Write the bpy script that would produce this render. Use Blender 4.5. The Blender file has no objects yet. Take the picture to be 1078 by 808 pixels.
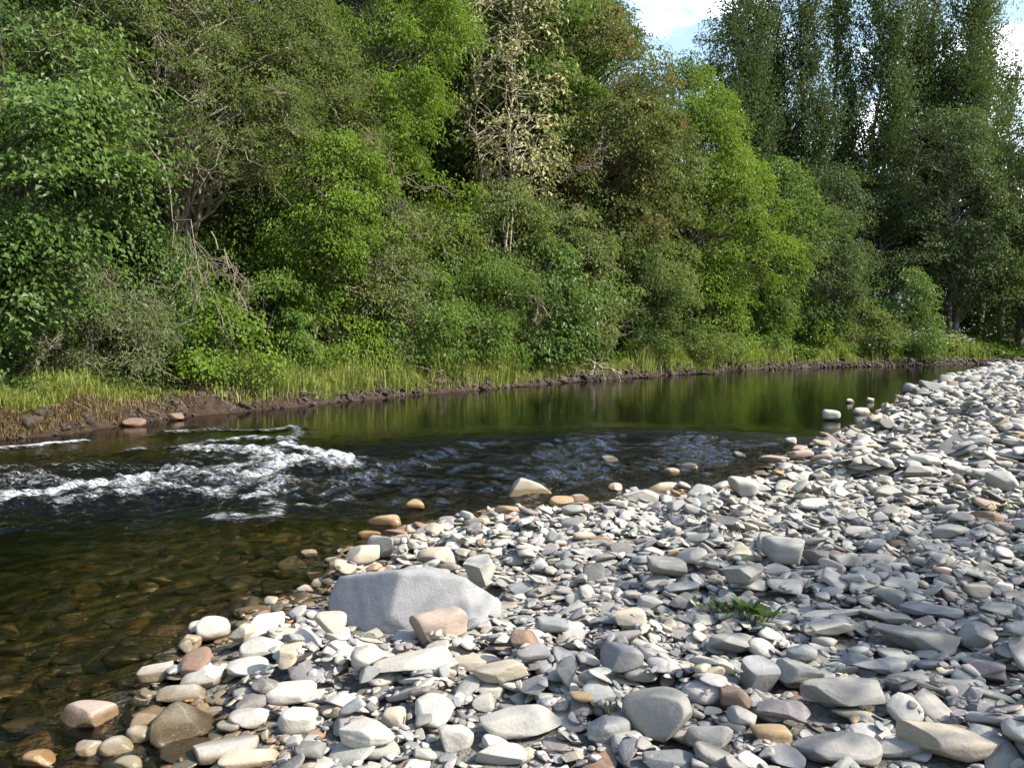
import bpy, math, random
import numpy as np
rng = np.random.default_rng(7)
random.seed(7)
C = bpy.context.scene
COL = C.collection
rad = math.radians

# ------------------------------------------------------------------ camera numbers (photo 1078 x 808)
F, CU, CV, CAMZ = 830.0, 539.0, 404.0, 1.75
PITCH = math.atan((404 - 362) / F)
cp, sp = math.cos(PITCH), math.sin(PITCH)

def at(u, v, z=0.0):
    """point of the horizontal plane z seen at photo pixel (u, v)"""
    dx, dy = (u - CU) / F, (CV - v) / F
    d = np.array([dx, cp + dy * sp, -sp + dy * cp])
    t = (z - CAMZ) / d[2]
    return np.array([0, 0, CAMZ]) + d * t

def pix(p):
    """photo pixel of a world point (used only to word labels and to sort by apparent size)"""
    p = np.asarray(p, float)
    x, y, z = p[..., 0], p[..., 1], p[..., 2] - CAMZ
    dep = y * cp - z * sp
    up = y * sp + z * cp
    return CU + F * x / dep, CV - F * up / dep, dep

# ------------------------------------------------------------------ small helpers
def sstep(a, b, x):
    t = np.clip((x - a) / (b - a), 0, 1)
    return t * t * (3 - 2 * t)

def nrm(v):
    return v / np.maximum(np.linalg.norm(v, axis=-1, keepdims=True), 1e-9)

class Waves:
    """cheap smooth noise: a sum of sines in random directions"""
    def __init__(self, seed, freq, n=7, dim=3):
        r = np.random.default_rng(seed)
        self.k = nrm(r.normal(size=(n, dim))) * freq * r.uniform(.6, 1.7, (n, 1))
        self.p = r.uniform(0, 6.28, n)
    def __call__(self, P):
        return np.sin(P @ self.k.T + self.p).mean(-1) * 1.8

def make(name, V, faces, mat=None, parent=None, attrs=None, smooth=False, mats=None, midx=None):
    """faces: list of (n, k) int arrays"""
    me = bpy.data.meshes.new(name)
    V = np.asarray(V, np.float32)
    me.vertices.add(len(V)); me.vertices.foreach_set('co', V.ravel())
    tot = np.concatenate([np.full(len(f), f.shape[1]) for f in faces]).astype(np.int32)
    idx = np.concatenate([np.asarray(f).ravel() for f in faces]).astype(np.int32)
    start = np.concatenate([[0], np.cumsum(tot)[:-1]]).astype(np.int32)
    me.loops.add(len(idx)); me.loops.foreach_set('vertex_index', idx)
    me.polygons.add(len(tot)); me.polygons.foreach_set('loop_start', start)
    me.polygons.foreach_set('use_smooth', np.full(len(tot), smooth, bool))
    for k, a in (attrs or {}).items():
        a = np.asarray(a, np.float32)
        if a.ndim == 1:
            me.attributes.new(k, 'FLOAT', 'POINT').data.foreach_set('value', a)
        else:
            if a.shape[1] == 3: a = np.concatenate([a, np.ones((len(a), 1), np.float32)], 1)
            me.attributes.new(k, 'FLOAT_COLOR', 'POINT').data.foreach_set('color', a.ravel())
    if mat: me.materials.append(mat)
    me.update(calc_edges=True)
    o = bpy.data.objects.new(name, me); COL.objects.link(o)
    if parent: o.parent = parent
    return o

def tag(o, label=None, cat=None, group=None, kind=None):
    if label: o['label'] = label
    if cat: o['category'] = cat
    if group: o['group'] = group
    if kind: o['kind'] = kind
    return o

def empty(name, loc):
    o = bpy.data.objects.new(name, None); COL.objects.link(o); o.location = loc
    o.empty_display_size = .2
    return o

# ------------------------------------------------------------------ materials
class NT:
    def __init__(self, name):
        self.m = bpy.data.materials.new(name); self.m.use_nodes = True
        self.t = self.m.node_tree; self.t.nodes.clear()
        self.out = self.n('ShaderNodeOutputMaterial')
    def n(self, kind, **kw):
        nd = self.t.nodes.new(kind)
        for k, v in kw.items():
            if k in nd.inputs: self.put(nd.inputs[k], v)
            else: setattr(nd, k, v)
        return nd
    def put(self, s, v):
        if hasattr(v, 'is_linked') or hasattr(v, 'links'): self.t.links.new(v, s)
        else:
            if s.type == 'RGBA' and len(v) == 3: v = (*v, 1)
            s.default_value = v
    def math(self, op, a, b=0.0, clamp=False):
        nd = self.n('ShaderNodeMath', operation=op, use_clamp=clamp)
        self.put(nd.inputs[0], a); self.put(nd.inputs[1], b)
        return nd.outputs[0]
    def mix(self, f, a, b, mode='MIX'):
        nd = self.n('ShaderNodeMix', data_type='RGBA', blend_type=mode)
        self.put(nd.inputs[0], f); self.put(nd.inputs[6], a); self.put(nd.inputs[7], b)
        return nd.outputs[2]
    def rng(self, v, a, b, c=0.0, d=1.0, smooth=True):
        nd = self.n('ShaderNodeMapRange', interpolation_type='SMOOTHSTEP' if smooth else 'LINEAR')
        for i, x in enumerate((v, a, b, c, d)): self.put(nd.inputs[i], x)
        return nd.outputs[0]
    def attr(self, name, out='Fac'):
        return self.n('ShaderNodeAttribute', attribute_name=name).outputs[out]
    def noise(self, scale, detail=3, rough=.55, vec=None, dist=0.0):
        nd = self.n('ShaderNodeTexNoise'); nd.inputs['Scale'].default_value = scale
        nd.inputs['Detail'].default_value = detail; nd.inputs['Roughness'].default_value = rough
        nd.inputs['Distortion'].default_value = dist
        if vec is not None: self.t.links.new(vec, nd.inputs['Vector'])
        return nd.outputs[0]
    def pos(self):
        return self.n('ShaderNodeNewGeometry').outputs['Position']
    def mapping(self, vec, scale, rot=(0, 0, 0)):
        nd = self.n('ShaderNodeMapping'); self.t.links.new(vec, nd.inputs[0])
        nd.inputs['Scale'].default_value = scale; nd.inputs['Rotation'].default_value = rot
        return nd.outputs[0]
    def bump(self, h, strength, dist, normal=None):
        nd = self.n('ShaderNodeBump'); self.put(nd.inputs['Strength'], strength)
        nd.inputs['Distance'].default_value = dist; self.t.links.new(h, nd.inputs['Height'])
        if normal is not None: self.t.links.new(normal, nd.inputs['Normal'])
        return nd.outputs[0]

def leaf_mat(name, dark, light, tip=None, transl=.4, rough=.45, spec=.35):
    m = NT(name)
    t = m.attr('tint')
    c = m.mix(t, dark, light)
    n = m.noise(.55, 2, vec=m.pos())
    c = m.mix(m.rng(n, .35, .68), m.mix(.4, c, dark), c)
    if tip is not None:
        n2 = m.noise(.9, 3, vec=m.pos())
        k = m.math('MULTIPLY', m.rng(n2, .5, .66), m.rng(t, .3, .75))
        c = m.mix(k, c, tip)
    p = m.n('ShaderNodeBsdfPrincipled'); m.put(p.inputs['Base Color'], c)
    p.inputs['Roughness'].default_value = rough
    p.inputs['Specular IOR Level'].default_value = spec
    tr = m.n('ShaderNodeBsdfTranslucent')
    m.put(tr.inputs[0], m.mix(.5, c, (.16, .24, .02), 'MIX') if tip is None else c)
    ms = m.n('ShaderNodeMixShader'); ms.inputs[0].default_value = transl
    m.t.links.new(p.outputs[0], ms.inputs[1]); m.t.links.new(tr.outputs[0], ms.inputs[2])
    m.t.links.new(ms.outputs[0], m.out.inputs[0])
    return m.m

def bark_mat(name, a, b, scale=6):
    m = NT(name)
    v = m.mapping(m.pos(), (1, 1, .25))
    n = m.noise(scale, 5, .65, v)
    c = m.mix(m.rng(n, .35, .65), a, b)
    p = m.n('ShaderNodeBsdfPrincipled'); m.put(p.inputs['Base Color'], c); p.inputs['Roughness'].default_value = .85
    m.put(p.inputs['Normal'], m.bump(m.noise(scale * 4, 4, .6, v), .6, .02))
    m.t.links.new(p.outputs[0], m.out.inputs[0])
    return m.m

LM = {
 'sycamore': leaf_mat('sycamore_leaf', (.052, .098, .024), (.125, .200, .036), spec=.25),
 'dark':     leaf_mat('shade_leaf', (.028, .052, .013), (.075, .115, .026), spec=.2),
 'ash':      leaf_mat('ash_leaf', (.088, .150, .016), (.190, .280, .030), transl=.45, spec=.2),
 'green':    leaf_mat('broad_green_leaf', (.056, .104, .018), (.135, .210, .034), spec=.2),
 'olive':    leaf_mat('willow_leaf', (.074, .100, .026), (.180, .212, .062), spec=.2),
 'greywil':  leaf_mat('grey_willow_leaf', (.085, .105, .044), (.200, .220, .100), spec=.2),
 'lime':     leaf_mat('lime_green_leaf', (.085, .140, .014), (.185, .265, .026), transl=.45, spec=.2),
 'cream':    leaf_mat('withered_leaf', (.240, .225, .100), (.500, .470, .250), transl=.3, spec=.2),
 'rust':     leaf_mat('rusting_leaf', (.064, .086, .018), (.145, .175, .036), tip=(.240, .150, .055), spec=.2),
 'poplar':   leaf_mat('poplar_leaf', (.034, .056, .018), (.088, .116, .040), rough=.5, transl=.3, spec=.2),
 'blue':     leaf_mat('far_conifer_leaf', (.028, .050, .034), (.068, .105, .070), spec=.2),
 'grass':    leaf_mat('grass_blade', (.150, .180, .032), (.340, .360, .105), spec=.2),
 'straw':    leaf_mat('straw_blade', (.120, .078, .038), (.260, .190, .100), transl=.2, spec=.2),
}
BM = {
 'dark': bark_mat('dark_bark', (.035, .027, .020), (.085, .068, .050)),
 'pale': bark_mat('pale_bark', (.16, .13, .095), (.34, .29, .22), 5),
 'grey': bark_mat('grey_bark', (.075, .066, .054), (.17, .15, .12)),
 'earth': bark_mat('bank_earth', (.018, .012, .008), (.060, .040, .026), 5),
 'dead': bark_mat('dead_twig', (.11, .085, .06), (.24, .20, .15), 9),
}

def stone_mat(name, wet=True, algae=False):
    m = NT(name)
    P = m.pos()
    base = m.attr('stone_col', 'Color')
    n1 = m.noise(9, 4, .6, P); n2 = m.noise(70, 4, .7, P); n3 = m.noise(320, 2, .6, P)
    c = m.mix(m.rng(n1, .3, .7, 0, .40), base, m.mix(.6, base, (.20, .19, .18)))
    c = m.mix(m.rng(n2, .50, .75, 0, .38), c, m.mix(.55, c, (.42, .405, .37)))
    c = m.mix(m.rng(n3, .52, .72, 0, .40), c, m.mix(.8, c, (.05, .048, .045)))
    # thin pale quartz veins
    w = m.n('ShaderNodeTexWave', wave_type='BANDS', bands_direction='DIAGONAL')
    w.inputs['Scale'].default_value = 1.6; w.inputs['Distortion'].default_value = 9; w.inputs['Detail'].default_value = 3
    w.inputs['Detail Scale'].default_value = 1.4
    m.t.links.new(P, w.inputs['Vector'])
    c = m.mix(m.rng(w.outputs['Fac'], .990, .999, 0, .13), c, (.46, .44, .40))
    # bedding lines
    w2 = m.n('ShaderNodeTexWave', wave_type='BANDS', bands_direction='Z')
    w2.inputs['Scale'].default_value = 14; w2.inputs['Distortion'].default_value = 5; w2.inputs['Detail'].default_value = 3
    m.t.links.new(m.mapping(P, (1, 1, 1), (.3, .2, 0)), w2.inputs['Vector'])
    c = m.mix(m.rng(w2.outputs['Fac'], .55, .95, 0, .10), c, m.mix(.7, c, (.09, .085, .08)))
    p = m.n('ShaderNodeBsdfPrincipled')
    z = m.n('ShaderNodeSeparateXYZ'); m.t.links.new(P, z.inputs[0])
    zz = m.math('ADD', z.outputs[2], m.math('MULTIPLY', m.math('SUBTRACT', n1, .5), .05))
    wetf = m.rng(zz, .075, .030)
    wc = m.mix(1.0, c, (.50, .42, .31), 'MULTIPLY')
    c = m.mix(wetf, c, wc)
    m.put(p.inputs['Base Color'], c)
    m.put(p.inputs['Roughness'], m.rng(wetf, 0, 1, .78, .22, False))
    p.inputs['Specular IOR Level'].default_value = .35
    h = m.math('ADD', m.math('MULTIPLY', n1, .7), m.math('ADD', m.math('MULTIPLY', n2, .28), m.math('MULTIPLY', w2.outputs['Fac'], .015)))
    m.put(p.inputs['Normal'], m.bump(h, .55, .022))
    m.t.links.new(p.outputs[0], m.out.inputs[0])
    return m.m
STONE = stone_mat('river_stone')

def soil_mat():
    m = NT('ground_soil')
    P = m.pos()
    kb, kf, kl = m.attr('bar'), m.attr('bank'), m.attr('litter')
    n = m.noise(5, 6, .65, P); n2 = m.noise(34, 4, .7, P)
    bed = m.mix(m.rng(n2, .35, .7), (.060, .048, .018), (.15, .115, .048))
    bed = m.mix(m.rng(n, .55, .75), bed, (.045, .050, .016))
    bar = m.mix(m.rng(n2, .3, .7), (.10, .095, .085), (.24, .225, .20))
    bank = m.mix(m.rng(n, .35, .65), (.017, .011, .007), (.050, .032, .020))
    bank = m.mix(m.rng(n2, .5, .8), bank, (.085, .056, .036))
    leafy = m.mix(m.rng(n2, .4, .7), (.018, .018, .008), (.045, .038, .018))
    c = m.mix(m.rng(kb, .3, .7), bed, bar)
    c = m.mix(m.rng(kf, .1, .5), c, bank)
    c = m.mix(m.rng(kl, .3, .7), c, leafy)
    p = m.n('ShaderNodeBsdfPrincipled'); m.put(p.inputs['Base Color'], c); p.inputs['Roughness'].default_value = .9
    p.inputs['Specular IOR Level'].default_value = .2
    m.put(p.inputs['Normal'], m.bump(m.math('ADD', n, n2), .9, .05))
    m.t.links.new(p.outputs[0], m.out.inputs[0])
    return m.m

def water_mat():
    m = NT('river_water')
    P = m.pos()
    rip = m.attr('ripple'); foam = m.attr('foam'); chop = m.attr('chop')
    v1 = m.mapping(P, (1.0, 2.6, 1), (0, 0, rad(-14)))
    a = m.noise(2.2, 3, .55, v1); b = m.noise(7.5, 3, .6, v1); c = m.noise(22, 2, .55, v1)
    calm = m.math('ADD', m.math('MULTIPLY', a, .5), m.math('ADD', m.math('MULTIPLY', b, .20), m.math('MULTIPLY', c, .05)))
    rough = m.math('ADD', m.math('MULTIPLY', b, .6), m.math('MULTIPLY', c, .40))
    nb = m.bump(calm, m.math('ADD', .008, m.math('MULTIPLY', chop, .50)), .12)
    nb = m.bump(rough, m.math('MULTIPLY', rip, .95), .30, nb)
    fr = m.n('ShaderNodeFresnel'); fr.inputs['IOR'].default_value = 1.33; m.t.links.new(nb, fr.inputs['Normal'])
    gl = m.n('ShaderNodeBsdfGlossy'); gl.inputs['Roughness'].default_value = .025; m.t.links.new(nb, gl.inputs['Normal'])
    tr = m.n('ShaderNodeBsdfTransparent'); tr.inputs[0].default_value = (.93, .90, .80, 1)
    ms = m.n('ShaderNodeMixShader'); m.t.links.new(fr.outputs[0], ms.inputs[0])
    m.t.links.new(tr.outputs[0], ms.inputs[1]); m.t.links.new(gl.outputs[0], ms.inputs[2])
    # foam: broken white bubbles, stretched along the current
    f1 = m.noise(9, 5, .7, m.mapping(P, (.7, 1.7, 1), (0, 0, rad(-20))), .6)
    f2 = m.noise(48, 5, .7, m.mapping(P, (.8, 1.6, 1), (0, 0, rad(-20))))
    k = m.math('ADD', m.math('MULTIPLY', f1, .65), m.math('MULTIPLY', f2, .35))
    thr = m.math('SUBTRACT', .722, m.math('MULTIPLY', foam, .36))
    fm = m.rng(m.math('SUBTRACT', k, thr), -.08, .24)
    fm = m.math('MULTIPLY', fm, m.rng(foam, .03, .30))
    fd = m.n('ShaderNodeBsdfPrincipled'); fd.inputs['Base Color'].default_value = (.66, .69, .72, 1); fd.inputs['Roughness'].default_value = .6
    m.put(fd.inputs['Normal'], m.bump(k, .45, .05))
    ms2 = m.n('ShaderNodeMixShader'); m.t.links.new(fm, ms2.inputs[0])
    m.t.links.new(ms.outputs[0], ms2.inputs[1]); m.t.links.new(fd.outputs[0], ms2.inputs[2])
    m.t.links.new(ms2.outputs[0], m.out.inputs[0])
    va = m.n('ShaderNodeVolumeAbsorption'); va.inputs['Color'].default_value = (.46, .46, .16, 1); va.inputs['Density'].default_value = 1.2
    m.t.links.new(va.outputs[0], m.out.inputs[1])
    return m.m

# ------------------------------------------------------------------ the lie of the land
far_px = [(0, 463), (60, 458), (120, 449), (200, 438), (300, 429), (420, 417), (520, 409), (600, 402), (700, 395), (800, 388.5), (900, 385.7), (1000, 383.6), (1100, 382)]
FAR = np.array([[-34, -30], [-20, -8], [-13.2, 7]] + [at(u, v)[:2] for u, v in far_px] + [[75, 88], [140, 120], [300, 170]])
near_px = [(205, 808), (198, 768), (160, 718), (195, 676), (265, 642), (338, 618), (362, 584), (430, 556), (500, 546), (600, 536), (690, 523), (776, 507), (818, 486), (868, 464), (912, 441), (942, 425), (970, 410.5), (1004, 397), (1036, 388.5)]
NEAR = np.array([[-2.6, -30], [-2.1, -4], [-1.55, 1.5]] + [at(u, v)[:2] for u, v in near_px] + [at(1052, 384.2)[:2], [52, 74.0], [80, 88], [140, 117], [300, 165]])

def seg_dist(P, L):
    best = np.full(len(P), 1e9)
    for a, b in zip(L[:-1], L[1:]):
        ab = b - a
        t = np.clip(((P - a) @ ab) / (ab @ ab), 0, 1)
        d = P - a - t[:, None] * ab
        best = np.minimum(best, np.einsum('ij,ij->i', d, d))
    return np.sqrt(best)

def inside(P, poly):
    c = np.zeros(len(P), bool)
    x, y = P[:, 0], P[:, 1]
    for (x1, y1), (x2, y2) in zip(poly, np.roll(poly, -1, 0)):
        if y1 == y2: continue
        c ^= ((y1 > y) != (y2 > y)) & (x < (x2 - x1) * (y - y1) / (y2 - y1) + x1)
    return c

FARPOLY = np.vstack([FAR, [[300, 900], [-900, 900], [-900, -30]]])
NEARPOLY = np.vstack([NEAR, [[900, 165], [900, -30]]])
wa, wb, wc_, wd = Waves(1, .35, dim=2), Waves(2, 1.3, dim=2), Waves(3, 5, dim=2), Waves(4, .05, dim=2)

def dists(P):
    wob = wc_(P) * .05 + wb(P) * .10
    df = seg_dist(P, FAR); df = np.where(inside(P, FARPOLY), df, -df) + wob * .8
    dn = seg_dist(P, NEAR); dn = np.where(inside(P, NEARPOLY), dn, -dn) + wob * .7
    return df, dn

def land(P, full=False):
    """height of the ground at the points P (n, 2)"""
    P = np.asarray(P, float).reshape(-1, 2)
    df, dn = dists(P)
    x, y = P[:, 0], P[:, 1]
    bar = -.02 + .13 * (1 - np.exp(-np.maximum(dn, 0) / 1.1)) + .15 * sstep(0, 9, dn) + wb(P) * .035 * sstep(0, 1.2, dn)
    dw = np.minimum(np.maximum(-dn, 0), np.maximum(-df, 0) * 1.6)
    bed = -.02 - .40 * (1 - np.exp(-dw / 1.9)) - .75 * sstep(2, 7, dw) + wb(P) * .03 * sstep(0, 1, dw)
    hill = 1 - sstep(16, 40, x - (y - 50) * .25)
    t = np.maximum(df, 0)
    bank = (.02 + .25 * sstep(0, .45, t) + .12 * sstep(.4, 1.0, t) + .16 * np.minimum(t, 4)
            + hill * .80 * np.maximum(t - 3.5, 0) * sstep(3.5, 9, t) * np.where(t > 30, 30 / np.maximum(t, 1), 1)
            + (1 - hill) * 1.2 * sstep(1, 6, t) + wa(P) * .12 * sstep(1, 5, t) + (wc_(P) * .09 + wb(P) * .06) * sstep(0, .4, t))
    z = np.where(df > 0, bank, np.where(dn > 0, bar, bed))
    if full: return z, df, dn
    return z

def gz(x, y): return float(land([[x, y]])[0])

# ---- the ground sheet, one piece out to the horizon
def graded(lo, hi, fine, step, far):
    a = list(np.arange(lo, hi + 1e-6, fine))
    s = step; v = hi
    while v < far[1]: v += s; s *= 1.22; a.append(v)
    s = step; v = lo
    while v > far[0]: v -= s; s *= 1.22; a.insert(0, v)
    return np.array(a)

def grid_mesh(xs, ys):
    X, Y = np.meshgrid(xs, ys)
    P = np.stack([X.ravel(), Y.ravel()], 1)
    nx = len(xs); i = np.arange((len(ys) - 1) * nx).reshape(-1, nx)[:, :-1].ravel()
    return P, np.stack([i, i + 1, i + nx + 1, i + nx], 1)

gx = np.unique(np.concatenate([graded(-16, 9, .14, .2, (-700, 900)), np.arange(9, 48, .4)]))
gy = np.unique(np.concatenate([graded(1, 30, .14, .25, (-300, 1200)), np.arange(30, 90, .45)]))
P, Q = grid_mesh(gx, gy)
z, df, dn = land(P, True)
ground = make('ground', np.column_stack([P, z]), [Q], soil_mat(), attrs={'bar': np.where(df > -.5, 0, sstep(-.5, .05, dn)), 'bank': sstep(-.7, -.1, df), 'litter': sstep(1.5, 4, df)}, smooth=True)
tag(ground, 'brown river bed, stony bar and earth bank of the river', 'ground', kind='structure')

# ------------------------------------------------------------------ water
def stroke(P, pts, w):
    return np.exp(-(seg_dist(P, np.array([at(u, v)[:2] for u, v in pts])) / w) ** 2)

wx = np.unique(np.round(np.concatenate([graded(-9, 7, .035, .05, (-60, 120)), np.arange(7, 12, .10)]), 4))
wy = np.unique(np.round(np.concatenate([graded(7, 16.5, .035, .05, (-25, 140)), np.arange(2, 7, .05)]), 4))
P, Q = grid_mesh(wx, wy)
df, dn = dists(P)
keep_v = (df < .6) & (dn < .9)
FO = [  # foam crests: photo pixels of their line on the water, width in metres, strength, height
 ([(0, 527), (60, 521), (110, 513), (150, 512)], .26, .75, .13),
 ([(70, 532), (120, 524), (190, 518), (240, 522)], .20, .60, .10),
 ([(180, 505), (230, 506), (280, 516)], .22, .55, .10),
 ([(365, 489), (345, 481), (320, 474), (300, 470)], .22, .80, .06),
 ([(300, 470), (315, 458), (312, 451)], .16, .55, .05),
 ([(350, 491), (310, 490), (280, 497), (260, 506)], .24, .70, .08),
 ([(335, 486), (290, 482), (240, 474), (200, 472)], .36, .70, .09),
 ([(300, 465), (260, 462), (225, 466)], .22, .62, .08),
 ([(310, 452), (270, 455), (225, 453), (180, 457)], .20, .52, .08),
 ([(0, 473), (45, 469), (85, 465)], .16, .80, .06),
 ([(10, 500), (40, 498)], .12, .55, .05), ([(130, 477), (150, 474)], .10, .6, .05),
 ([(265, 528), (290, 519), (297, 512)], .17, .62, .08),
 ([(230, 545), (262, 548), (290, 545), (285, 530)], .16, .55, .06),
 ([(318, 535), (340, 531), (365, 528)], .11, .60, .05),
 ([(335, 522), (360, 514)], .06, .5, .03),
 ([(365, 488), (395, 480)], .06, .5, .03),
 ([(410, 497), (440, 493), (495, 491)], .10, .34, .04),
 ([(640, 459), (665, 458)], .14, .36, .04), ([(830, 477), (700, 497)], .05, .22, .02),
 ([(0, 560), (60, 556)], .2, .25, .03), ([(170, 459), (200, 449)], .14, .35, .04),
]
foam = np.zeros(len(P)); hgt = np.zeros(len(P))
near_r = (P[:, 1] < 22) & (P[:, 0] > -14) & (P[:, 0] < 8)
Pr = P[near_r]
fr_, hr_ = np.zeros(len(Pr)), np.zeros(len(Pr))
for pts, w, s, h in FO:
    g = np.maximum(stroke(Pr, pts, w * 1.25), .55 * stroke(Pr, pts, w * 2.2))
    fr_ = np.maximum(fr_, g * s); hr_ += stroke(Pr, pts, w * 1.25) * h
foam[near_r] = fr_; hgt[near_r] = hr_
rapid = stroke(P, [(0, 506), (150, 503), (290, 490)], 2.1) + .5 * stroke(P, [(380, 520), (480, 515)], .9)
rapid = np.clip(rapid, 0, 1)
w1, w2, w3, w4 = Waves(11, 3.2, 9, 2), Waves(12, 8, 9, 2), Waves(13, 19, 9, 2), Waves(14, 38, 9, 2)
shore = sstep(0, 1.0, -dn) * sstep(0, .8, -df)
chopz = (w1(P) * .065 + w2(P) * .042 + w3(P) * .034 + w4(P) * .014) * rapid + hgt * .75 * (1 + .35 * w2(P) + .22 * w3(P) + .12 * w4(P))
riffle = np.clip(stroke(P, [(430, 500), (600, 487), (700, 484), (800, 482)], 1.7) + .75 * stroke(P, [(520, 474), (700, 468), (760, 470)], 2.0) + stroke(P, [(440, 515), (560, 500)], .8), 0, 1)
Pa = P @ np.array([[.50, -.12], [.10, 1.15]])
chopz += riffle * np.clip(.75 + .55 * w1(P), .25, 1.5) * (w2(Pa) * .070 + w3(Pa) * .064 + w4(Pa) * .024) + sstep(14, 6, P[:, 1]) * (w2(P) * .006 + w3(P) * .004)
z = chopz * shore
foam = np.maximum(foam, np.clip(rapid * (.36 + .30 * w1(P) + .16 * w2(P)), 0, .55))
ripple = np.clip(riffle * .85 + rapid * .55 + .012, 0, 1)
chop = np.clip(rapid + riffle * .5 + .30 * sstep(15, 5, P[:, 1]) + .012, 0, 1)
qk = keep_v[Q].any(1)
used = np.unique(Q[qk]); remap = np.full(len(P), -1); remap[used] = np.arange(len(used))
Qt = remap[Q[qk]]
Vt = np.column_stack([P[used], z[used]]); nT = len(Vt)
Vb = np.column_stack([P[used], np.full(nT, -4.0)])
ed = np.concatenate([Qt[:, [0, 1]], Qt[:, [1, 2]], Qt[:, [2, 3]], Qt[:, [3, 0]]])
key = np.sort(ed, 1); uk, first, cnt = np.unique(key[:, 0] * nT * 2 + key[:, 1], return_index=True, return_counts=True)
be = ed[first[cnt == 1]]
side = np.stack([be[:, 1], be[:, 0], be[:, 0] + nT, be[:, 1] + nT], 1)
cat2 = lambda a: np.concatenate([a[used], np.zeros(nT)])
water = make('water', np.vstack([Vt, Vb]), [Qt, Qt[:, ::-1] + nT, side], water_mat(),
             attrs={'foam': cat2(foam), 'ripple': cat2(ripple), 'chop': cat2(chop)}, smooth=True)
tag(water, 'dark clear river breaking into white rapids', 'river', kind='structure')

# ------------------------------------------------------------------ stones
def ico(sub):
    t = (1 + 5 ** .5) / 2
    v = [(-1, t, 0), (1, t, 0), (-1, -t, 0), (1, -t, 0), (0, -1, t), (0, 1, t), (0, -1, -t), (0, 1, -t), (t, 0, -1), (t, 0, 1), (-t, 0, -1), (-t, 0, 1)]
    f = [(0, 11, 5), (0, 5, 1), (0, 1, 7), (0, 7, 10), (0, 10, 11), (1, 5, 9), (5, 11, 4), (11, 10, 2), (10, 7, 6), (7, 1, 8), (3, 9, 4), (3, 4, 2), (3, 2, 6), (3, 6, 8), (3, 8, 9), (4, 9, 5), (2, 4, 11), (6, 2, 10), (8, 6, 7), (9, 8, 1)]
    v = [np.array(p) / np.linalg.norm(p) for p in v]
    for _ in range(sub):
        cache, nf = {}, []
        def mid(a, b):
            k = (min(a, b), max(a, b))
            if k not in cache:
                m = v[a] + v[b]; v.append(m / np.linalg.norm(m)); cache[k] = len(v) - 1
            return cache[k]
        for a, b, c in f:
            ab, bc, ca = mid(a, b), mid(b, c), mid(c, a)
            nf += [(a, ab, ca), (b, bc, ab), (c, ca, bc), (ab, bc, ca)]
        f = nf
    return np.array(v), np.array(f)
ICO = {k: ico(k) for k in (1, 2, 3, 4)}

def stone_shape(r, sub, angular=.5):
    """unit stone: a rounded block with worn flat facets"""
    V = ICO[sub][0].copy()
    p = r.uniform(2.1, 3.0) + angular * 1.6
    V = V / (np.abs(V) ** p).sum(1, keepdims=True) ** (1 / p)
    V[:, 0] += .22 * r.normal() * V[:, 1] ** 2 * .6
    V[:, 0] *= 1 + .25 * r.normal() * V[:, 1] * .6
    V[:, 1] *= 1 + .30 * r.normal() * V[:, 0] * .6
    V[:, 2] *= 1 + .30 * r.normal() * V[:, 0] * .6
    for _ in range(int(r.integers(4, 7 + int(angular * 5)))):
        n = nrm(r.normal(size=3) * np.array([1, 1, .8])); off = r.uniform(.58 - .16 * angular, .88)
        d = V @ n
        V -= np.where(d > off, (d - off) * (.82 + .12 * angular), 0)[:, None] * n
    w = Waves(int(r.integers(1e9)), 2.6); w2_ = Waves(int(r.integers(1e9)), 7)
    V *= (1 + .045 * w(V) + .014 * w2_(V))[:, None]
    ext = (V.max(0) - V.min(0)) / 2; V = (V - (V.max(0) + V.min(0)) / 2) / ext
    return V

PAL = {'white': (.385, .37, .335), 'pale grey': (.315, .303, .276), 'grey': (.236, .228, .208), 'blue-grey': (.192, .197, .202), 'cream': (.37, .322, .248),
       'pink': (.32, .245, .20), 'ochre': (.30, .205, .10), 'rust-brown': (.19, .115, .075), 'purple-grey': (.172, .150, .152), 'dark grey': (.125, .120, .112), 'olive-brown': (.105, .085, .036)}
PAL = {k: tuple(np.array(v) * (1.02, 1.0, .95)) for k, v in PAL.items()}
PN = list(PAL)
def pick_cols(n, r, w=(.22, .33, .18, .12, .07, .022, .006, .008, .015, .03, 0)):
    i = r.choice(len(PN), n, p=np.array(w) / sum(w))
    c = np.array([PAL[k] for k in PN])[i] * r.uniform(.82, 1.14, (n, 1)) * r.uniform(.96, 1.04, (n, 3))
    return i, c

def rotz(a): return np.array([[math.cos(a), -math.sin(a), 0], [math.sin(a), math.cos(a), 0], [0, 0, 1]])
def align(n):
    """rotation carrying +z to the unit vector n"""
    v = np.cross([0, 0, 1], n); c = n[2]
    K = np.array([[0, -v[2], v[1]], [v[2], 0, -v[0]], [-v[1], v[0], 0]])
    return np.eye(3) + K + K @ K / (1 + c)

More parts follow.
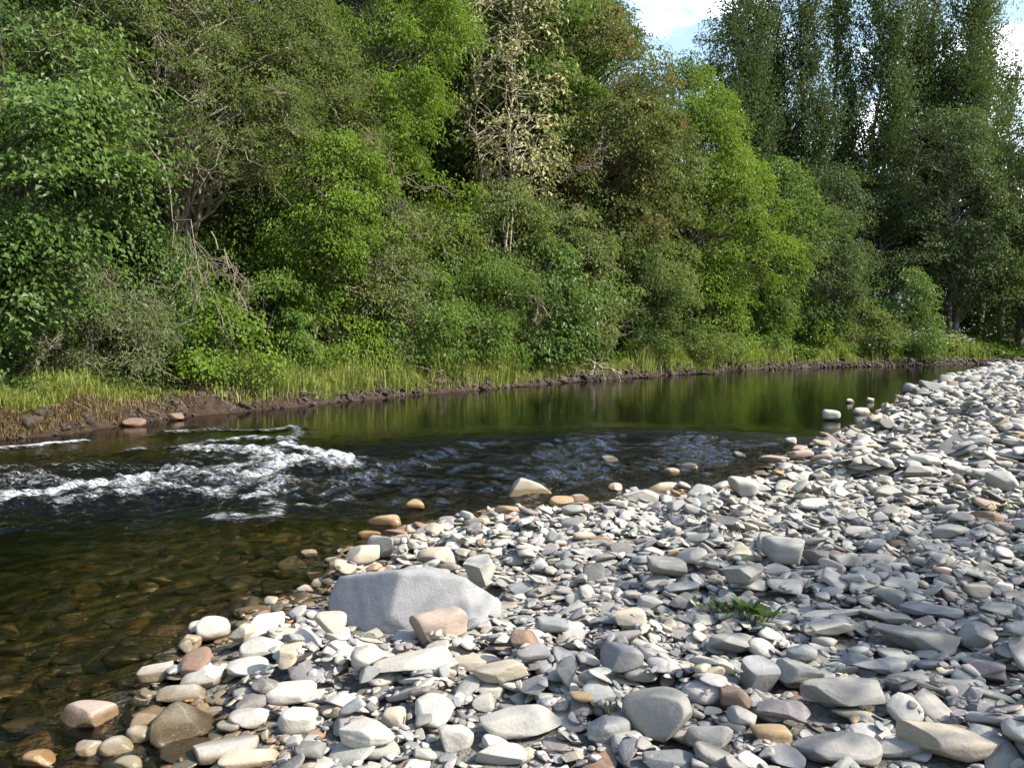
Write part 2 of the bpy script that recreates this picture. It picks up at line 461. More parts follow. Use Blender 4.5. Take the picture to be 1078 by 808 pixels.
class Heap:
    """a height map of what has been laid so far; new stones settle on it"""
    def __init__(self, x0, x1, y0, y1, cell):
        self.x0, self.y0, self.c = x0, y0, cell
        self.nx, self.ny = int((x1 - x0) / cell), int((y1 - y0) / cell)
        X, Y = np.meshgrid(x0 + (np.arange(self.nx) + .5) * cell, y0 + (np.arange(self.ny) + .5) * cell)
        self.X, self.Y = X, Y
        self.H = land(np.stack([X.ravel(), Y.ravel()], 1)).reshape(X.shape).copy()
        self.lock = np.zeros(X.shape, bool)
    def window(self, x, y, a):
        i0, i1 = int((x - a - self.x0) / self.c), int((x + a - self.x0) / self.c) + 2
        j0, j1 = int((y - a - self.y0) / self.c), int((y + a - self.y0) / self.c) + 2
        i0, j0 = max(i0, 0), max(j0, 0)
        return slice(j0, min(j1, self.ny)), slice(i0, min(i1, self.nx))
    def settle(self, x, y, a, b, c, yaw, r, sink=.8, jig=.10, fixed=None, lock=False, maxtilt=.45):
        s = self.window(x, y, a)
        if s[0].stop - s[0].start < 2 or s[1].stop - s[1].start < 2: return None
        dx, dy = self.X[s] - x, self.Y[s] - y
        ca, sa = math.cos(yaw), math.sin(yaw)
        q = (np.abs((dx * ca + dy * sa) / a) ** 2.4 + np.abs((-dx * sa + dy * ca) / b) ** 2.4)
        m = q < 1
        if m.sum() < 3: return None
        if fixed is None and self.lock[s][m].mean() > .03: return None
        h = self.H[s][m]; dxm, dym = dx[m], dy[m]
        A = np.column_stack([dxm, dym, np.ones(len(h))])
        if fixed is None and len(h) >= 6:
            co = np.linalg.lstsq(A, h, rcond=None)[0]
            g = co[:2]; L = np.hypot(*g)
            if L > maxtilt: g = g * maxtilt / L
            g = g + r.normal(0, jig, 2)
        else: g = r.normal(0, jig, 2)
        prof = c * np.sqrt(np.maximum(1 - q[m], 0)) ** .8
        pl = g[0] * dxm + g[1] * dym
        if fixed is None: z0 = np.quantile(h - pl + prof, sink)
        else: z0 = fixed
        self.H[s][m] = np.maximum(h, z0 + pl + prof)
        if lock: self.lock[s][q < (2.6 if a > .3 else 1.2)] = True
        n = nrm(np.array([-g[0], -g[1], 1.0]))
        return np.array([x, y, z0]), align(n) @ rotz(yaw)

HA = Heap(-3.4, 8.2, 1.7, 9.6, .0125)
HB = Heap(-1.6, 23, 9.4, 27, .04)

STONES = []      # every laid stone: dict(pos, R, dims, col, cname, ang, label)
# hand-placed stones, read off the photograph: u, v (middle), width, height in px, colour, yaw deg, b/a, angular, label or None
HAND = [
 (427, 632, 164, 70, 'blue-grey', -8, .46, .55, 'largest boulder of the bar, smooth blue-grey with a sloping grey front', 'the big blue-grey boulder'),
 (461, 662, 62, 46, 'pink', 5, .72, .35, 'speckled pink granite block leaning on the front of the largest boulder', 'the pink granite block'),
 (87, 749, 58, 30, 'pink', 0, .7, .6, 'pinkish block standing alone in shallow water with a wet brown base', 'the pink block in the water'),
 (691, 757, 76, 58, 'grey', -20, .7, .75, 'big grey cracked stone with a broad flat face in the near foreground', 'the big cracked grey stone'),
 (1006, 785, 98, 44, 'cream', -12, .5, .95, 'long cream squared block at the bottom right of the bar', 'the long cream block'),
 (812, 771, 42, 26, 'ochre', -8, .7, .5, 'yellow-tan smooth stone among grey ones in the near foreground', 'the yellow-tan stone'),
 (886, 788, 90, 44, 'grey', -10, .65, .3, 'broad smooth grey cobble beside the yellow-tan stone', 'the broad smooth grey cobble'),
 (970, 672, 84, 32, 'grey', -14, .55, 1.0, 'thick layered grey slab on the right part of the bar', 'the layered grey slab'),
 (800, 716, 40, 42, 'blue-grey', 30, .8, 1.0, 'craggy pale blue-white upright block', 'the blue-white block'),
 (1011, 474, 38, 32, 'pale grey', 20, .8, 1.0, 'pale peaked boulder standing highest on the far right of the bar', 'the pale peaked boulder'),
 (557, 511, 50, 20, 'cream', 0, .6, .5, 'tan boulder in the riffle with a dark wet left end', 'the tan boulder in the riffle'),
 (537, 537, 34, 13, 'ochre', 0, .6, .7, 'ochre block at the water edge below the tan boulder', 'the ochre block'),
 (675, 521, 38, 19, 'white', -10, .7, .9, 'white broken stone at the water edge left of the riffle end', 'the white broken stone'),
 (436, 694, 86, 26, 'pale grey', 27, .36, .8, 'long ridged pale stone lying slantwise below the largest boulder', 'the long ridged stone'),
 (824, 586, 44, 28, 'pale grey', -25, .7, 1.0, 'grey wedge with a light slanting top, middle of the bar', 'the light-topped wedge'),
 (878, 643, 72, 9, 'white', 2, .22, 1.0, 'thin straight white slab like a bar of stone', 'the thin white slab'),
 (880, 660, 52, 26, 'pale grey', 32, .5, .9, 'pale plank-shaped stone tilted below the thin white slab', 'the pale plank-shaped stone'),
 (655, 693, 46, 34, 'blue-grey', -15, .75, .15, 'smooth rounded blue-grey cobble above the big cracked grey stone', 'the round blue-grey cobble'),
 (641, 766, 54, 34, 'blue-grey', 25, .7, .5, 'dark blue-grey stone tucked against the big cracked grey stone', 'the dark blue-grey stone'),
 (1040, 706, 44, 26, 'purple-grey', -15, .7, .7, 'purple-grey block near the right edge', 'the purple-grey block'),
 (875, 438, 18, 13, 'white', 0, .8, .5, 'white round stone standing in the pool off the bar, larger of the pair', 'the white pool stone'),
 (832, 467, 13, 13, 'white', 0, .8, .9, 'white wedge standing alone in the pool', 'the white wedge in the pool'),
 (316, 691, 38, 44, 'white', 70, .7, .7, 'tall white upright block near the left edge of the bar', 'the tall white block'),
 (223, 663, 34, 30, 'white', 20, .85, .7, 'white rounded block at the left tip of the bar', 'the white tip block'),
 (235, 784, 66, 30, 'pale grey', 15, .7, .8, 'broad pale angular stone at the bottom left of the bar', 'the broad pale stone'),
 (550, 758, 94, 36, 'pale grey', 5, .5, .4, 'long pale knobbly stone in the middle foreground', 'the long pale knobbly stone'),
 (773, 728, 38, 26, 'rust-brown', -30, .7, .7, 'red-brown wedge left of the blue-white block', 'the red-brown wedge'),
 (553, 700, 32, 18, 'rust-brown', -10, .6, .5, 'rusty brown stone in the middle foreground', 'the rusty stone'),
 (457, 586, 40, 24, 'cream', -10, .7, .4, 'cream rounded stone just behind the largest boulder', 'the cream round stone'),
 (707, 496, 17, 9, 'pink', 0, .7, .3, 'small pinkish stone alone in the riffle', 'the small riffle stone'),
 (436, 530, 22, 11, 'ochre', 0, .7, .3, 'orange-brown stone in the shallows left of the riffle', 'the orange shallows stone'),
] + [(*t, None, None) for t in [
 (197, 673, 28, 16, 'cream', 0, .7, .4), (252, 668, 28, 22, 'cream', 0, .8, .6), (275, 682, 44, 28, 'pale grey', 0, .75, .6),
 (212, 713, 44, 26, 'white', 10, .7, .8), (163, 706, 34, 21, 'white', 10, .7, .7), (189, 709, 52, 19, 'white', 8, .5, .4),
 (262, 700, 50, 23, 'white', 0, .7, .2), (305, 724, 52, 25, 'white', 10, .7, .6), (347, 695, 34, 24, 'cream', 0, .7, .5),
 (338, 731, 52, 17, 'white', 6, .45, .3), (313, 751, 42, 31, 'white', 10, .7, .9), (259, 736, 42, 22, 'pale grey', -10, .7, .3),
 (146, 770, 29, 19, 'white', 0, .75, .1), (121, 782, 33, 21, 'white', 0, .75, .2), (91, 786, 27, 15, 'white', 5, .7, .3), (154, 757, 32, 14, 'cream', 15, .6, .3),
 (263, 796, 64, 22, 'cream', 6, .5, .4), (133, 803, 30, 14, 'white', 0, .7, .3), (325, 581, 17, 9, 'pale grey', 0, .7, .4), (336, 612, 18, 11, 'white', 0, .8, .1),
 (222, 747, 24, 10, 'white', 0, .6, .3), (240, 757, 26, 12, 'pale grey', -15, .6, .4), (499, 697, 58, 22, 'cream', 2, .6, .8), (387, 691, 38, 24, 'pale grey', 0, .8, .7),
 (580, 667, 38, 20, 'blue-grey', 0, .7, .3), (666, 784, 46, 32, 'pale grey', 0, .8, .4), (526, 711, 60, 25, 'cream', 5, .5, .3), (509, 738, 24, 21, 'white', 0, .9, .4),
 (413, 757, 27, 27, 'cream', 0, .9, .2), (385, 771, 58, 32, 'white', 10, .7, .4), (480, 776, 38, 28, 'white', 10, .7, .4), (528, 791, 54, 27, 'white', -5, .6, .3),
 (614, 755, 28, 13, 'ochre', 0, .7, .3), (703, 597, 42, 25, 'grey', -10, .7, .6), (598, 706, 28, 36, 'grey', 70, .6, .8), (865, 586, 38, 20, 'dark grey', 0, .7, .9),
 (925, 591, 40, 20, 'grey', -8, .6, .8), (890, 589, 36, 18, 'grey', 10, .7, .5), (786, 621, 48, 26, 'grey', 10, .8, .9), (985, 643, 62, 20, 'blue-grey', -5, .6, .3),
 (934, 651, 52, 14, 'grey', -5, .5, .5), (937, 619, 30, 22, 'grey', -40, .6, .4), (845, 717, 54, 25, 'grey', 4, .6, .5), (783, 752, 32, 21, 'pale grey', 0, .8, .4),
 (892, 743, 86, 34, 'grey', 6, .5, .5), (1032, 672, 42, 27, 'grey', 20, .8, .6), (1034, 748, 24, 21, 'blue-grey', -30, .8, .5), (1010, 764, 74, 25, 'pink', -12, .5, .4),
 (955, 716, 42, 21, 'grey', -5, .6, .5), (928, 703, 64, 23, 'blue-grey', 12, .5, .5), (770, 684, 44, 23, 'grey', -10, .7, .8), (845, 687, 30, 21, 'blue-grey', 0, .8, .2),
 (748, 773, 54, 30, 'pale grey', -5, .7, .4), (826, 742, 52, 22, 'purple-grey', -22, .5, .7), (977, 690, 26, 16, 'blue-grey', 0, .8, .2), (965, 491, 32, 13, 'dark grey', 0, .6, .5),
 (1041, 545, 30, 18, 'rust-brown', 0, .8, .4), (591, 528, 26, 12, 'ochre', -8, .6, .3), (405, 546, 38, 13, 'ochre', -8, .6, .3), (388, 561, 26, 9, 'ochre', 0, .5, .3),
 (640, 482, 24, 7, 'dark grey', 0, .6, .3), (726, 490, 20, 7, 'dark grey', -5, .6, .3), (778, 478, 13, 7, 'dark grey', 0, .7, .7), (908, 433, 19, 8, 'white', 0, .6, .2),
 (895, 422, 9, 5, 'white', 0, .7, .4), (917, 421, 9, 5, 'white', 0, .7, .4), (816, 484, 30, 11, 'pink', 0, .6, .5), (843, 478, 26, 11, 'pink', 5, .6, .5),
 (610, 523, 26, 8, 'pink', 0, .6, .4), (648, 512, 15, 10, 'pink', 0, .8, .3), (420, 560, 28, 10, 'rust-brown', -15, .6, .3), (507, 545, 16, 14, 'rust-brown', 0, .8, .4),
 (382, 583, 38, 22, 'cream', 25, .7, .6), (403, 575, 30, 26, 'pale grey', -30, .7, .9), (368, 606, 20, 14, 'rust-brown', 0, .8, .3), (362, 620, 22, 14, 'rust-brown', 0, .8, .3),
 (505, 602, 38, 34, 'pale grey', 30, .7, .8), (40, 797, 34, 14, 'ochre', 0, .7, .3), (945, 786, 60, 22, 'grey', 0, .5, .5), (1030, 622, 26, 18, 'cream', 0, .8, .3),
 (740, 520, 30, 18, 'pale grey', -10, .7, .6), (700, 512, 36, 12, 'cream', 0, .6, .5), (783, 517, 32, 20, 'pale grey', -15, .8, .8), (1060, 512, 30, 20, 'pale grey', 15, .8, .8),
 (935, 520, 34, 16, 'grey', 0, .7, .7), (860, 530, 40, 14, 'white', 5, .5, .6), (1000, 560, 36, 16, 'white', 8, .6, .5), (905, 560, 32, 14, 'pale grey', -8, .6, .4),
]]
def place_hand():
    for hp in (HA, HB): hp.H0 = hp.H.copy()
    for u, v, w, h, cn, yaw, ba, ang, lab, anc in HAND:
        zg = .1
        for _ in range(3):
            p = at(u, v + h * .28, max(zg, 0) + .01); zl = zg = gz(p[0], p[1])
            hp = HA if p[1] < 9.5 else HB
            if zl > -.02:
                sl = hp.window(p[0], p[1], w / 2 * pix(p)[2] / F * .8)
                if hp.H0[sl].size: zg = float(np.quantile(hp.H0[sl], .7))
        D = pix(p)[2]; phi = math.atan2(CAMZ - max(zg, 0), p[1])
        a = w / 2 * D / F; b = a * ba
        bw = math.hypot(a * math.sin(rad(yaw)), b * math.cos(rad(yaw)))
        top = (h * D / F - 2 * bw * math.sin(phi) * .78) / math.cos(phi)
        top = max(top, .30 * min(a, b) * 2)
        wr = math.hypot(a * math.cos(rad(yaw)), b * math.sin(rad(yaw)))
        k = a / wr; a *= k; b *= k
        if zg < .0:
            bot = zg - .02; tz = max(top, .05) * .92
            c = min((tz - bot) / 2, .62 * a); zc = tz - c
        else:
            c = max(top * .56, .3 * min(a, b)); zc = zg + top * .98 - c
        if a > .11:
            ca, sa = math.cos(rad(yaw)), math.sin(rad(yaw))
            def clear(t):
                if t['hand']: return True
                dx, dy = t['pos'][0] - p[0], t['pos'][1] - p[1] - bw * .3
                return ((dx * ca + dy * sa) / a) ** 2 + ((-dx * sa + dy * ca) / b) ** 2 > .95 or t['pos'][2] < zc - c
            STONES[:] = [t for t in STONES if clear(t)]
        s = hp.settle(p[0], p[1] + bw * .3, a, b, c, rad(yaw), rng, fixed=zc, lock=True, jig=.05)
        pos = np.array([p[0], p[1] + bw * .3, zc])
        R = s[1] if s else rotz(rad(yaw))
        col = np.array(PAL[cn]) * rng.uniform(.92, 1.08)
        STONES.append(dict(pos=pos, R=R, dims=np.array([a, b, c]), col=col, cname=cn, ang=ang, label=lab, anchor=anc, hand=True))

def lay(heap, n, amed, asig, amin, amax, yr, sink=.8, cand=1, flat=(.18, .52), dmin=-.12, xm=2.1):
    done = 0
    while done < n:
        m = (n - done) * 3 + 60
        y = rng.uniform(*yr, m); x = rng.uniform(heap.x0 + .2, heap.x0 + heap.nx * heap.c - .2, m)
        _, d = dists(np.stack([x, y], 1))
        ok = (d > dmin) & (np.abs(x) < .66 * y + xm)
        x, y, d = x[ok], y[ok], d[ok]
        for i in range(len(x)):
            if done >= n: break
            xi, yi = x[i], y[i]
            if cand > 1:
                xs_ = xi + np.append(0, rng.normal(0, .09, cand - 1)); ys_ = yi + np.append(0, rng.normal(0, .09, cand - 1))
                js = np.clip((ys_ - heap.y0) / heap.c, 0, heap.ny - 1).astype(int); ii = np.clip((xs_ - heap.x0) / heap.c, 0, heap.nx - 1).astype(int)
                k = int(np.argmin(heap.H[js, ii] + heap.lock[js, ii])); xi, yi = xs_[k], ys_[k]
            a = float(np.clip(amed * math.exp(rng.normal(0, asig)), amin, amax)); b = a * rng.uniform(.52, .92); c = b * rng.uniform(*flat)
            done += 1
            s = heap.settle(xi, yi, a, b, c, rng.uniform(0, 6.28), rng, sink)
            if s is None: continue
            k, col = pick_cols(1, rng) if d[i] > .5 or rng.uniform() > .42 else pick_cols(1, rng, (0, 0, .1, 0, .2, .3, .15, .3, .1, .1, .1))
            STONES.append(dict(pos=s[0], R=s[1], dims=np.array([a, b, c]), col=col[0], cname=PN[k[0]], ang=rng.uniform(0, 1), label=None, anchor=None, hand=False))

lay(HA, 3200, .060, .36, .03, .12, (1.9, 9.4))
lay(HB, 5000, .080, .36, .05, .16, (9.5, 26.5), flat=(.2, .48), dmin=.0)
place_hand()
lay(HA, 2300, .066, .40, .03, .13, (1.9, 9.4), sink=.72, dmin=.30)
lay(HA, 6600, .026, .42, .010, .05, (1.9, 8.0), cand=6, dmin=.05)
lay(HA, 4200, .018, .40, .008, .03, (1.9, 4.8), cand=7)
lay(HB, 3500, .090, .42, .05, .22, (9.5, 26.5), sink=.66, flat=(.2, .5), dmin=.4)
# farther off: laid flat, two deep
n = 15000
y = rng.uniform(26, 66, n) ; x = rng.uniform(8, 52, n)
Pz, _, d = land(np.stack([x, y], 1), True)
ok = (d > -.2) & (x < .66 * y + 3)
for xi, yi, zi in zip(x[ok], y[ok], Pz[ok]):
    a = float(np.clip(.16 * math.exp(rng.normal(0, .38)), .08, .42)); b = a * rng.uniform(.55, .95); c = b * rng.uniform(.35, .8)
    k, col = pick_cols(1, rng)
    nn = nrm(np.array([rng.normal(0, .2), rng.normal(0, .2), 1]))
    STONES.append(dict(pos=np.array([xi, yi, zi + c * rng.uniform(.2, 1.0)]), R=align(nn) @ rotz(rng.uniform(0, 6.28)), dims=np.array([a, b, c]), col=col[0], cname=PN[k[0]], ang=rng.uniform(0, 1), label=None, anchor=None, hand=False))
# river bed stones under the shallow water
BED = []
n = 9000
y = rng.uniform(1.8, 15, n); x = rng.uniform(-8.5, 7, n)
Pz, df, d = land(np.stack([x, y], 1), True)
ok = (d < .05) & (d > -4.6) & (np.abs(x) < .66 * y + 1.2) & (df < -1)
bw_ = (.0, .05, .10, .06, .05, .04, .16, .08, .04, .22, .62)
for xi, yi, zi, di in zip(x[ok], y[ok], Pz[ok], d[ok]):
    a = float(np.clip(.075 * math.exp(rng.normal(0, .45)), .03, .22)); b = a * rng.uniform(.5, .9); c = b * rng.uniform(.22, .5)
    if zi + 1.3 * c > -.012 and di < -.35: zi = -.012 - 1.3 * c
    k, col = pick_cols(1, rng, bw_)
    nn = nrm(np.array([rng.normal(0, .15), rng.normal(0, .15), 1]))
    BED.append(dict(pos=np.array([xi, yi, zi + c * .3]), R=align(nn) @ rotz(rng.uniform(0, 6.28)), dims=np.array([a, b, c]), col=col[0] * .7))

# apparent size decides which 300 become objects of their own
def px_area(s):
    u, v, D = pix(s['pos'])
    if not (-8 < u < 1086 and 375 < v < 818) or D < 1: return 0
    f = F / D; a, b, c = s['dims']
    return a * f * (b * f * .35 + c * f) * 3.14
vis = sorted([s for s in STONES if not s['hand']], key=px_area, reverse=True)
top = []
hid = {id(s) for s in STONES}
for s in vis:
    if len(top) >= 300 - len(HAND): break
    hp = HA if s['pos'][1] < 9.5 else HB
    j, i = int((s['pos'][1] - hp.y0) / hp.c), int((s['pos'][0] - hp.x0) / hp.c)
    if 0 <= j < hp.ny and 0 <= i < hp.nx and hp.H[j, i] > s['pos'][2] + s['dims'][2] * 1.25: continue   # buried
    top.append(s)
single = [s for s in STONES if s['hand']] + top
ids = {id(s) for s in single}

ORD = ['', 'second', 'third', 'fourth', 'fifth', 'sixth', 'seventh', 'eighth', 'ninth', 'tenth', 'eleventh', 'twelfth', 'thirteenth', 'fourteenth', 'fifteenth', 'sixteenth', 'seventeenth', 'eighteenth']
anch = [(s['anchor'], *pix(s['pos'])[:2]) for s in single if s['anchor']]
keys = {}
for s in single:
    if s['label']: continue
    u, v, D = pix(s['pos'])
    nm, au, av = min(anch, key=lambda t: (t[1] - u) ** 2 + ((t[2] - v) * 1.5) ** 2)
    du, dv = u - au, v - av
    if abs(du) > abs(dv) * 1.2: rel = 'left of' if du < 0 else 'right of'
    else: rel = 'behind' if dv < 0 else 'in front of'
    a, b, c = s['dims']
    shp = 'thin flat' if c / a < .24 else 'long' if b / a < .62 else 'angular' if s['ang'] > .6 else 'rounded'
    keys.setdefault((shp, s['cname'], rel, nm), []).append((math.hypot(du, dv), s))
for (shp, cn, rel, nm), L in keys.items():
    L.sort(key=lambda t: t[0])
    for k, (_, s) in enumerate(L):
        if len(L) == 1: s['label'] = f'{shp} {cn} cobble {rel} {nm}'
        else: s['label'] = f'{ORD[k]} nearest {shp} {cn} cobble {rel} {nm}'.strip()

for s in single:
    D = pix(s['pos'])[2]
    sub = 4 if s['dims'][0] * F / D > 20 else 3
    V = stone_shape(rng, sub, s['ang']) * s['dims']
    if s['anchor'] == 'the pale peaked boulder':
        U = ICO[3][0].copy()
        for n_, off in (((-.75, -.35, .55), .42), ((.72, -.30, .60), .48), ((.1, .9, .45), .5), ((.15, -.9, .3), .62)):
            n_ = nrm(np.array(n_)); d_ = U @ n_
            U -= np.where(d_ > off, (d_ - off) * .95, 0)[:, None] * n_
        sub = 3; V = U * (1 + .03 * Waves(411, 5)(U))[:, None] * s['dims'] * np.array([1.1, 1.1, 1.25])
    if s['anchor'] == 'the big blue-grey boulder':     # a broken block: flat shelf on top, long sloping front
        U = ICO[4][0] / (np.abs(ICO[4][0]) ** 4).sum(1, keepdims=True) ** .25
        for n_, off in (((-.80, -.50, .34), .30), ((.22, -.84, .50), .42), ((.05, -.06, 1), .66), ((.88, -.30, .30), .74), ((-.45, .25, .85), .62), ((-.1, .85, .5), .85), ((.62, .5, .6), .8), ((-.35, -.85, .10), .62)):
            n_ = nrm(np.array(n_)); d_ = U @ n_
            U -= np.where(d_ > off, (d_ - off) * .96, 0)[:, None] * n_
        U *= (1 + .022 * Waves(401, 3.0)(U) + .012 * Waves(402, 9)(U) + .006 * Waves(403, 24)(U))[:, None]
        V = U * s['dims'] * np.array([1.22, 1.10, 1.42]); s['col'] = np.array([.25, .248, .245])
    o = make('boulder' if s['anchor'] == 'the big blue-grey boulder' else 'stone', V @ s['R'].T, [ICO[sub][1]], STONE, attrs={'stone_col': np.repeat(s['col'][None], len(V), 0)}, smooth=True)
    o.location = s['pos']
    tag(o, s['label'], 'stone', 'stones of the river bar')

VAR = {1: [stone_shape(rng, 1, rng.uniform(.1, 1)) for _ in range(24)], 2: [stone_shape(rng, 2, rng.uniform(.1, 1)) for _ in range(40)]}
def pile(name, L, lod):
    Vs, Fs, Cs, o = [], [], [], 0
    for s in L:
        k = lod(s); v = VAR[k][int(rng.integers(len(VAR[k])))]
        V = (v * s['dims']) @ s['R'].T + s['pos']
        Vs.append(V); Fs.append(ICO[k][1] + o); Cs.append(np.repeat(s['col'][None], len(V), 0)); o += len(V)
    return make(name, np.vstack(Vs), [np.vstack(Fs)], STONE, attrs={'stone_col': np.vstack(Cs)}, smooth=True)
rest = [s for s in STONES if id(s) not in ids]
tag(pile('gravel', rest, lambda s: 2 if s['pos'][1] < 16 and s['dims'][0] > .02 else 1), 'grey and white cobbles and pebbles covering the bar', 'gravel', kind='stuff')
tag(pile('riverbed_gravel', BED, lambda s: 2 if s['pos'][1] < 8 else 1), 'brown algae-covered stones lying under the shallow water', 'riverbed stones', kind='stuff')

# ------------------------------------------------------------------ foliage
def leaf_geo(Pt, D, N, L, W, fold=.25):
    """a folded diamond leaf for each point"""
    D = nrm(D); S = nrm(np.cross(D, N)); Nn = np.cross(S, D)
    L = L[:, None]; W = W[:, None]
    mid = Pt + D * L * .45
    a, t = Pt, Pt + D * L - Nn * L * .12
    l, r = mid + S * W * .5 + Nn * W * fold, mid - S * W * .5 + Nn * W * fold
    V = np.stack([a, r, t, l], 1).reshape(-1, 3)
    i = np.arange(len(Pt))[:, None] * 4
    return V, np.concatenate([i + [0, 1, 2], i + [0, 2, 3]], 0)

def tubes(paths, radii, sides=5):
    """paths (B, S, 3), radii (B, S)"""
    B, S, _ = paths.shape
    T = nrm(np.gradient(paths, axis=1))
    ref = np.where(np.abs(T[..., 2:3]) > .9, np.array([1., 0, 0]), np.array([0, 0, 1.]))
    X = nrm(np.cross(T, ref)); Y = np.cross(T, X)
    an = np.arange(sides) / sides * 2 * math.pi
    V = paths[:, :, None] + radii[:, :, None, None] * (X[:, :, None] * np.cos(an)[:, None] + Y[:, :, None] * np.sin(an)[:, None])
    b, s, k = np.meshgrid(np.arange(B), np.arange(S - 1), np.arange(sides), indexing='ij')
    f = lambda s_, k_: ((b * S + s_) * sides + k_ % sides).ravel()
    return V.reshape(-1, 3), np.stack([f(s, k), f(s, k + 1), f(s + 1, k + 1), f(s + 1, k)], 1)

def join(parts):
    Vs, Fs, o = [], [], 0
    for V, f in parts:
        Vs.append(V); Fs.append(f + o); o += len(V)
    return np.vstack(Vs), np.vstack(Fs)

def curve3(a, b, sag, r, S=6, wob=.06):
    """B curved paths from a to b, bowing upward by sag"""
    t = np.linspace(0, 1, S)[None, :, None]
    p = a[:, None] * (1 - t) + b[:, None] * t
    L = np.linalg.norm(b - a, axis=1)[:, None, None]
    p = p + np.array([0, 0, 1]) * (sag * L * 4 * t * (1 - t))
    j = r.normal(0, wob, (len(a), S, 3)) * L * np.sin(t * math.pi)
    return p + j

PROFILE = {
 'round':  lambda t: np.sqrt(np.maximum(1 - (2 * t - 1) ** 2, 0)) * .96 + .04,
 'dome':   lambda t: np.sqrt(np.maximum(1 - np.maximum(t * 1.12 - .22, 0) ** 2 / .81, 0)) * (.75 + .25 * sstep(0, .25, t)),
 'poplar': lambda t: np.minimum(1, t * 4) ** .5 * np.maximum(1 - t, 0) ** .5 * 1.05,
 'cone':   lambda t: (1 - t) ** .8 + .03,
 'bush':   lambda t: np.sqrt(np.maximum(1 - t ** 2.2, 0)),
}
SUN_AZ = nrm(np.array([.93, -.28, 0]))          # toward the sun, on the ground
def tree(name, label, cat, u, y, vtop, wpx, vbase, kind, shape='round', bark='dark', group=None, cs=.9, leafpx=4.2, cover=3.6, aspect=.5,
         droop=.45, flat=.5, lean=(0, 0), stems=1, fine=1.0, twigs=0, twigmat='dead', sway=.06, up=.25, seed=0, trunk_r=None, gap=.25, xyz=None, minleaf=.05, dens=.8, dome=.55):
    r = np.random.default_rng(seed * 977 + int(u * 13 + y * 7) % 100000)
    x = (u - CU) / F * y if xyz is None else xyz[0]
    z0 = gz(x, y) - .05
    H = (362 - vtop) / F * y + CAMZ - z0
    hb = max((362 - vbase) / F * y + CAMZ - z0, .0)
    R = wpx / 2 / F * y
    hb = min(hb, H * .6)
    root = empty(name, (x, y, z0))
    tag(root, label, cat, group)
    # ---- stems
    parts = []
    S = 9
    tops = []
    tr = trunk_r or max(.03, H * .011 * (1 if stems == 1 else .55))
    for k in range(stems):
        t = np.linspace(0, 1, S)
        off = np.array([lean[0], lean[1]]) + (r.normal(0, .25, 2) * R if stems > 1 else r.normal(0, .03, 2) * H)
        px_ = np.column_stack([off[0] * t ** 1.3, off[1] * t ** 1.3, t * (H * (.93 if stems == 1 else r.uniform(.6, .9)))])
        px_[1:-1, :2] += r.normal(0, sway * H * .12, (S - 2, 2))
        if stems > 1: px_[:, :2] += r.normal(0, .08, 2)
        tops.append(px_)
        parts.append(tubes(px_[None], (tr * (1 - t * .86) * (1 + .5 * np.exp(-t * 18)))[None], 8))
    # ---- clumps on the crown's envelope
    ch = H - hb
    cs_ = cs
    area = 2 * math.pi * R * ch * .75
    M = int(np.clip(area / (cs_ ** 2 * dens), 14, 420))
    prof = PROFILE[shape]
    tt = r.uniform(0.02, 1, M * 6)
    tt = tt[r.uniform(0, 1, M * 6) < (prof(tt) + .12)][:M]; M = len(tt)
    az = np.where(r.uniform(0, 1, M) < .62, math.atan2(-.75, .55) + r.normal(0, 1.0, M), r.uniform(0, 6.283, M))
    wn = Waves(int(r.integers(1e9)), 2.2)
    o = np.stack([np.cos(az), np.sin(az), np.zeros(M)], 1)
    env = 1 + .42 * wn(np.column_stack([o[:, :2], tt * ch / max(R, .5)]))
    rr = R * prof(tt) * env * r.uniform(.35, 1.0, M) ** .45
    axis = lambda tz: np.array([np.interp(tz, tops[0][:, 2], tops[0][:, 0]), np.interp(tz, tops[0][:, 2], tops[0][:, 1])]).T
    cz = hb + tt * ch * .97
    cen = np.column_stack([axis(cz) + o[:, :2] * rr[:, None], cz])
    kp = wn(cen * (1.3 / cs_) + 3.1) > -1.05 + gap + (.10 if shape != 'poplar' else 0)
    cen, o, tt, rr = cen[kp], o[kp], tt[kp], rr[kp]; M = len(cen)
    # ---- limbs reach from a stem to each clump
    si = r.integers(0, stems, M)
    tops_a = np.array(tops)
    hz = np.clip(cen[:, 2] - rr * (.35 if shape != 'poplar' else 1.4) - r.uniform(0, .08, M) * H, H * .06, H * .9)
    A = np.array([[np.interp(h, tops_a[s][:, 2], tops_a[s][:, 0]), np.interp(h, tops_a[s][:, 2], tops_a[s][:, 1]), h] for h, s in zip(hz, si)])
    cv = curve3(A, cen, .08 if shape != 'poplar' else -.05, r)
    L = np.linalg.norm(cen - A, axis=1)
    rr0 = np.clip(L * .013 + .008, .01, tr * .5)
    parts.append(tubes(cv, rr0[:, None] * np.linspace(1, .28, 6)[None], 4))
    V, Fq = join(parts)
    make('trunk', V, [Fq], BM[bark], root, smooth=True)
    # ---- sprays of leaves
    leaf = max(leafpx * y / F, minleaf); W = leaf * aspect
    crown_area = R * 2 * ch * .8
    N = int(cover * crown_area / (leaf * W * .5))
    K = max(5, int(7 * fine)); J = max(4, int(round(N / (M * K))))
    J = min(J, 60)
    sz = cs_ * r.uniform(.55, 1.35, M)
    h = r.normal(size=(M, K, 3)); h[..., 2] *= .35
    d = nrm(h) * .9 + o[:, None] * .75 + np.array([0, 0, up])
    if shape == 'poplar': d = d * np.array([.45, .45, 1]) + np.array([0, 0, .9])
    d = nrm(d)
    ln = sz[:, None] * r.uniform(.5, 1.15, (M, K))
    if shape == 'poplar': ln = ln * 1.7
    s = np.sort(r.uniform(.08, 1, (M, K, J)), -1)
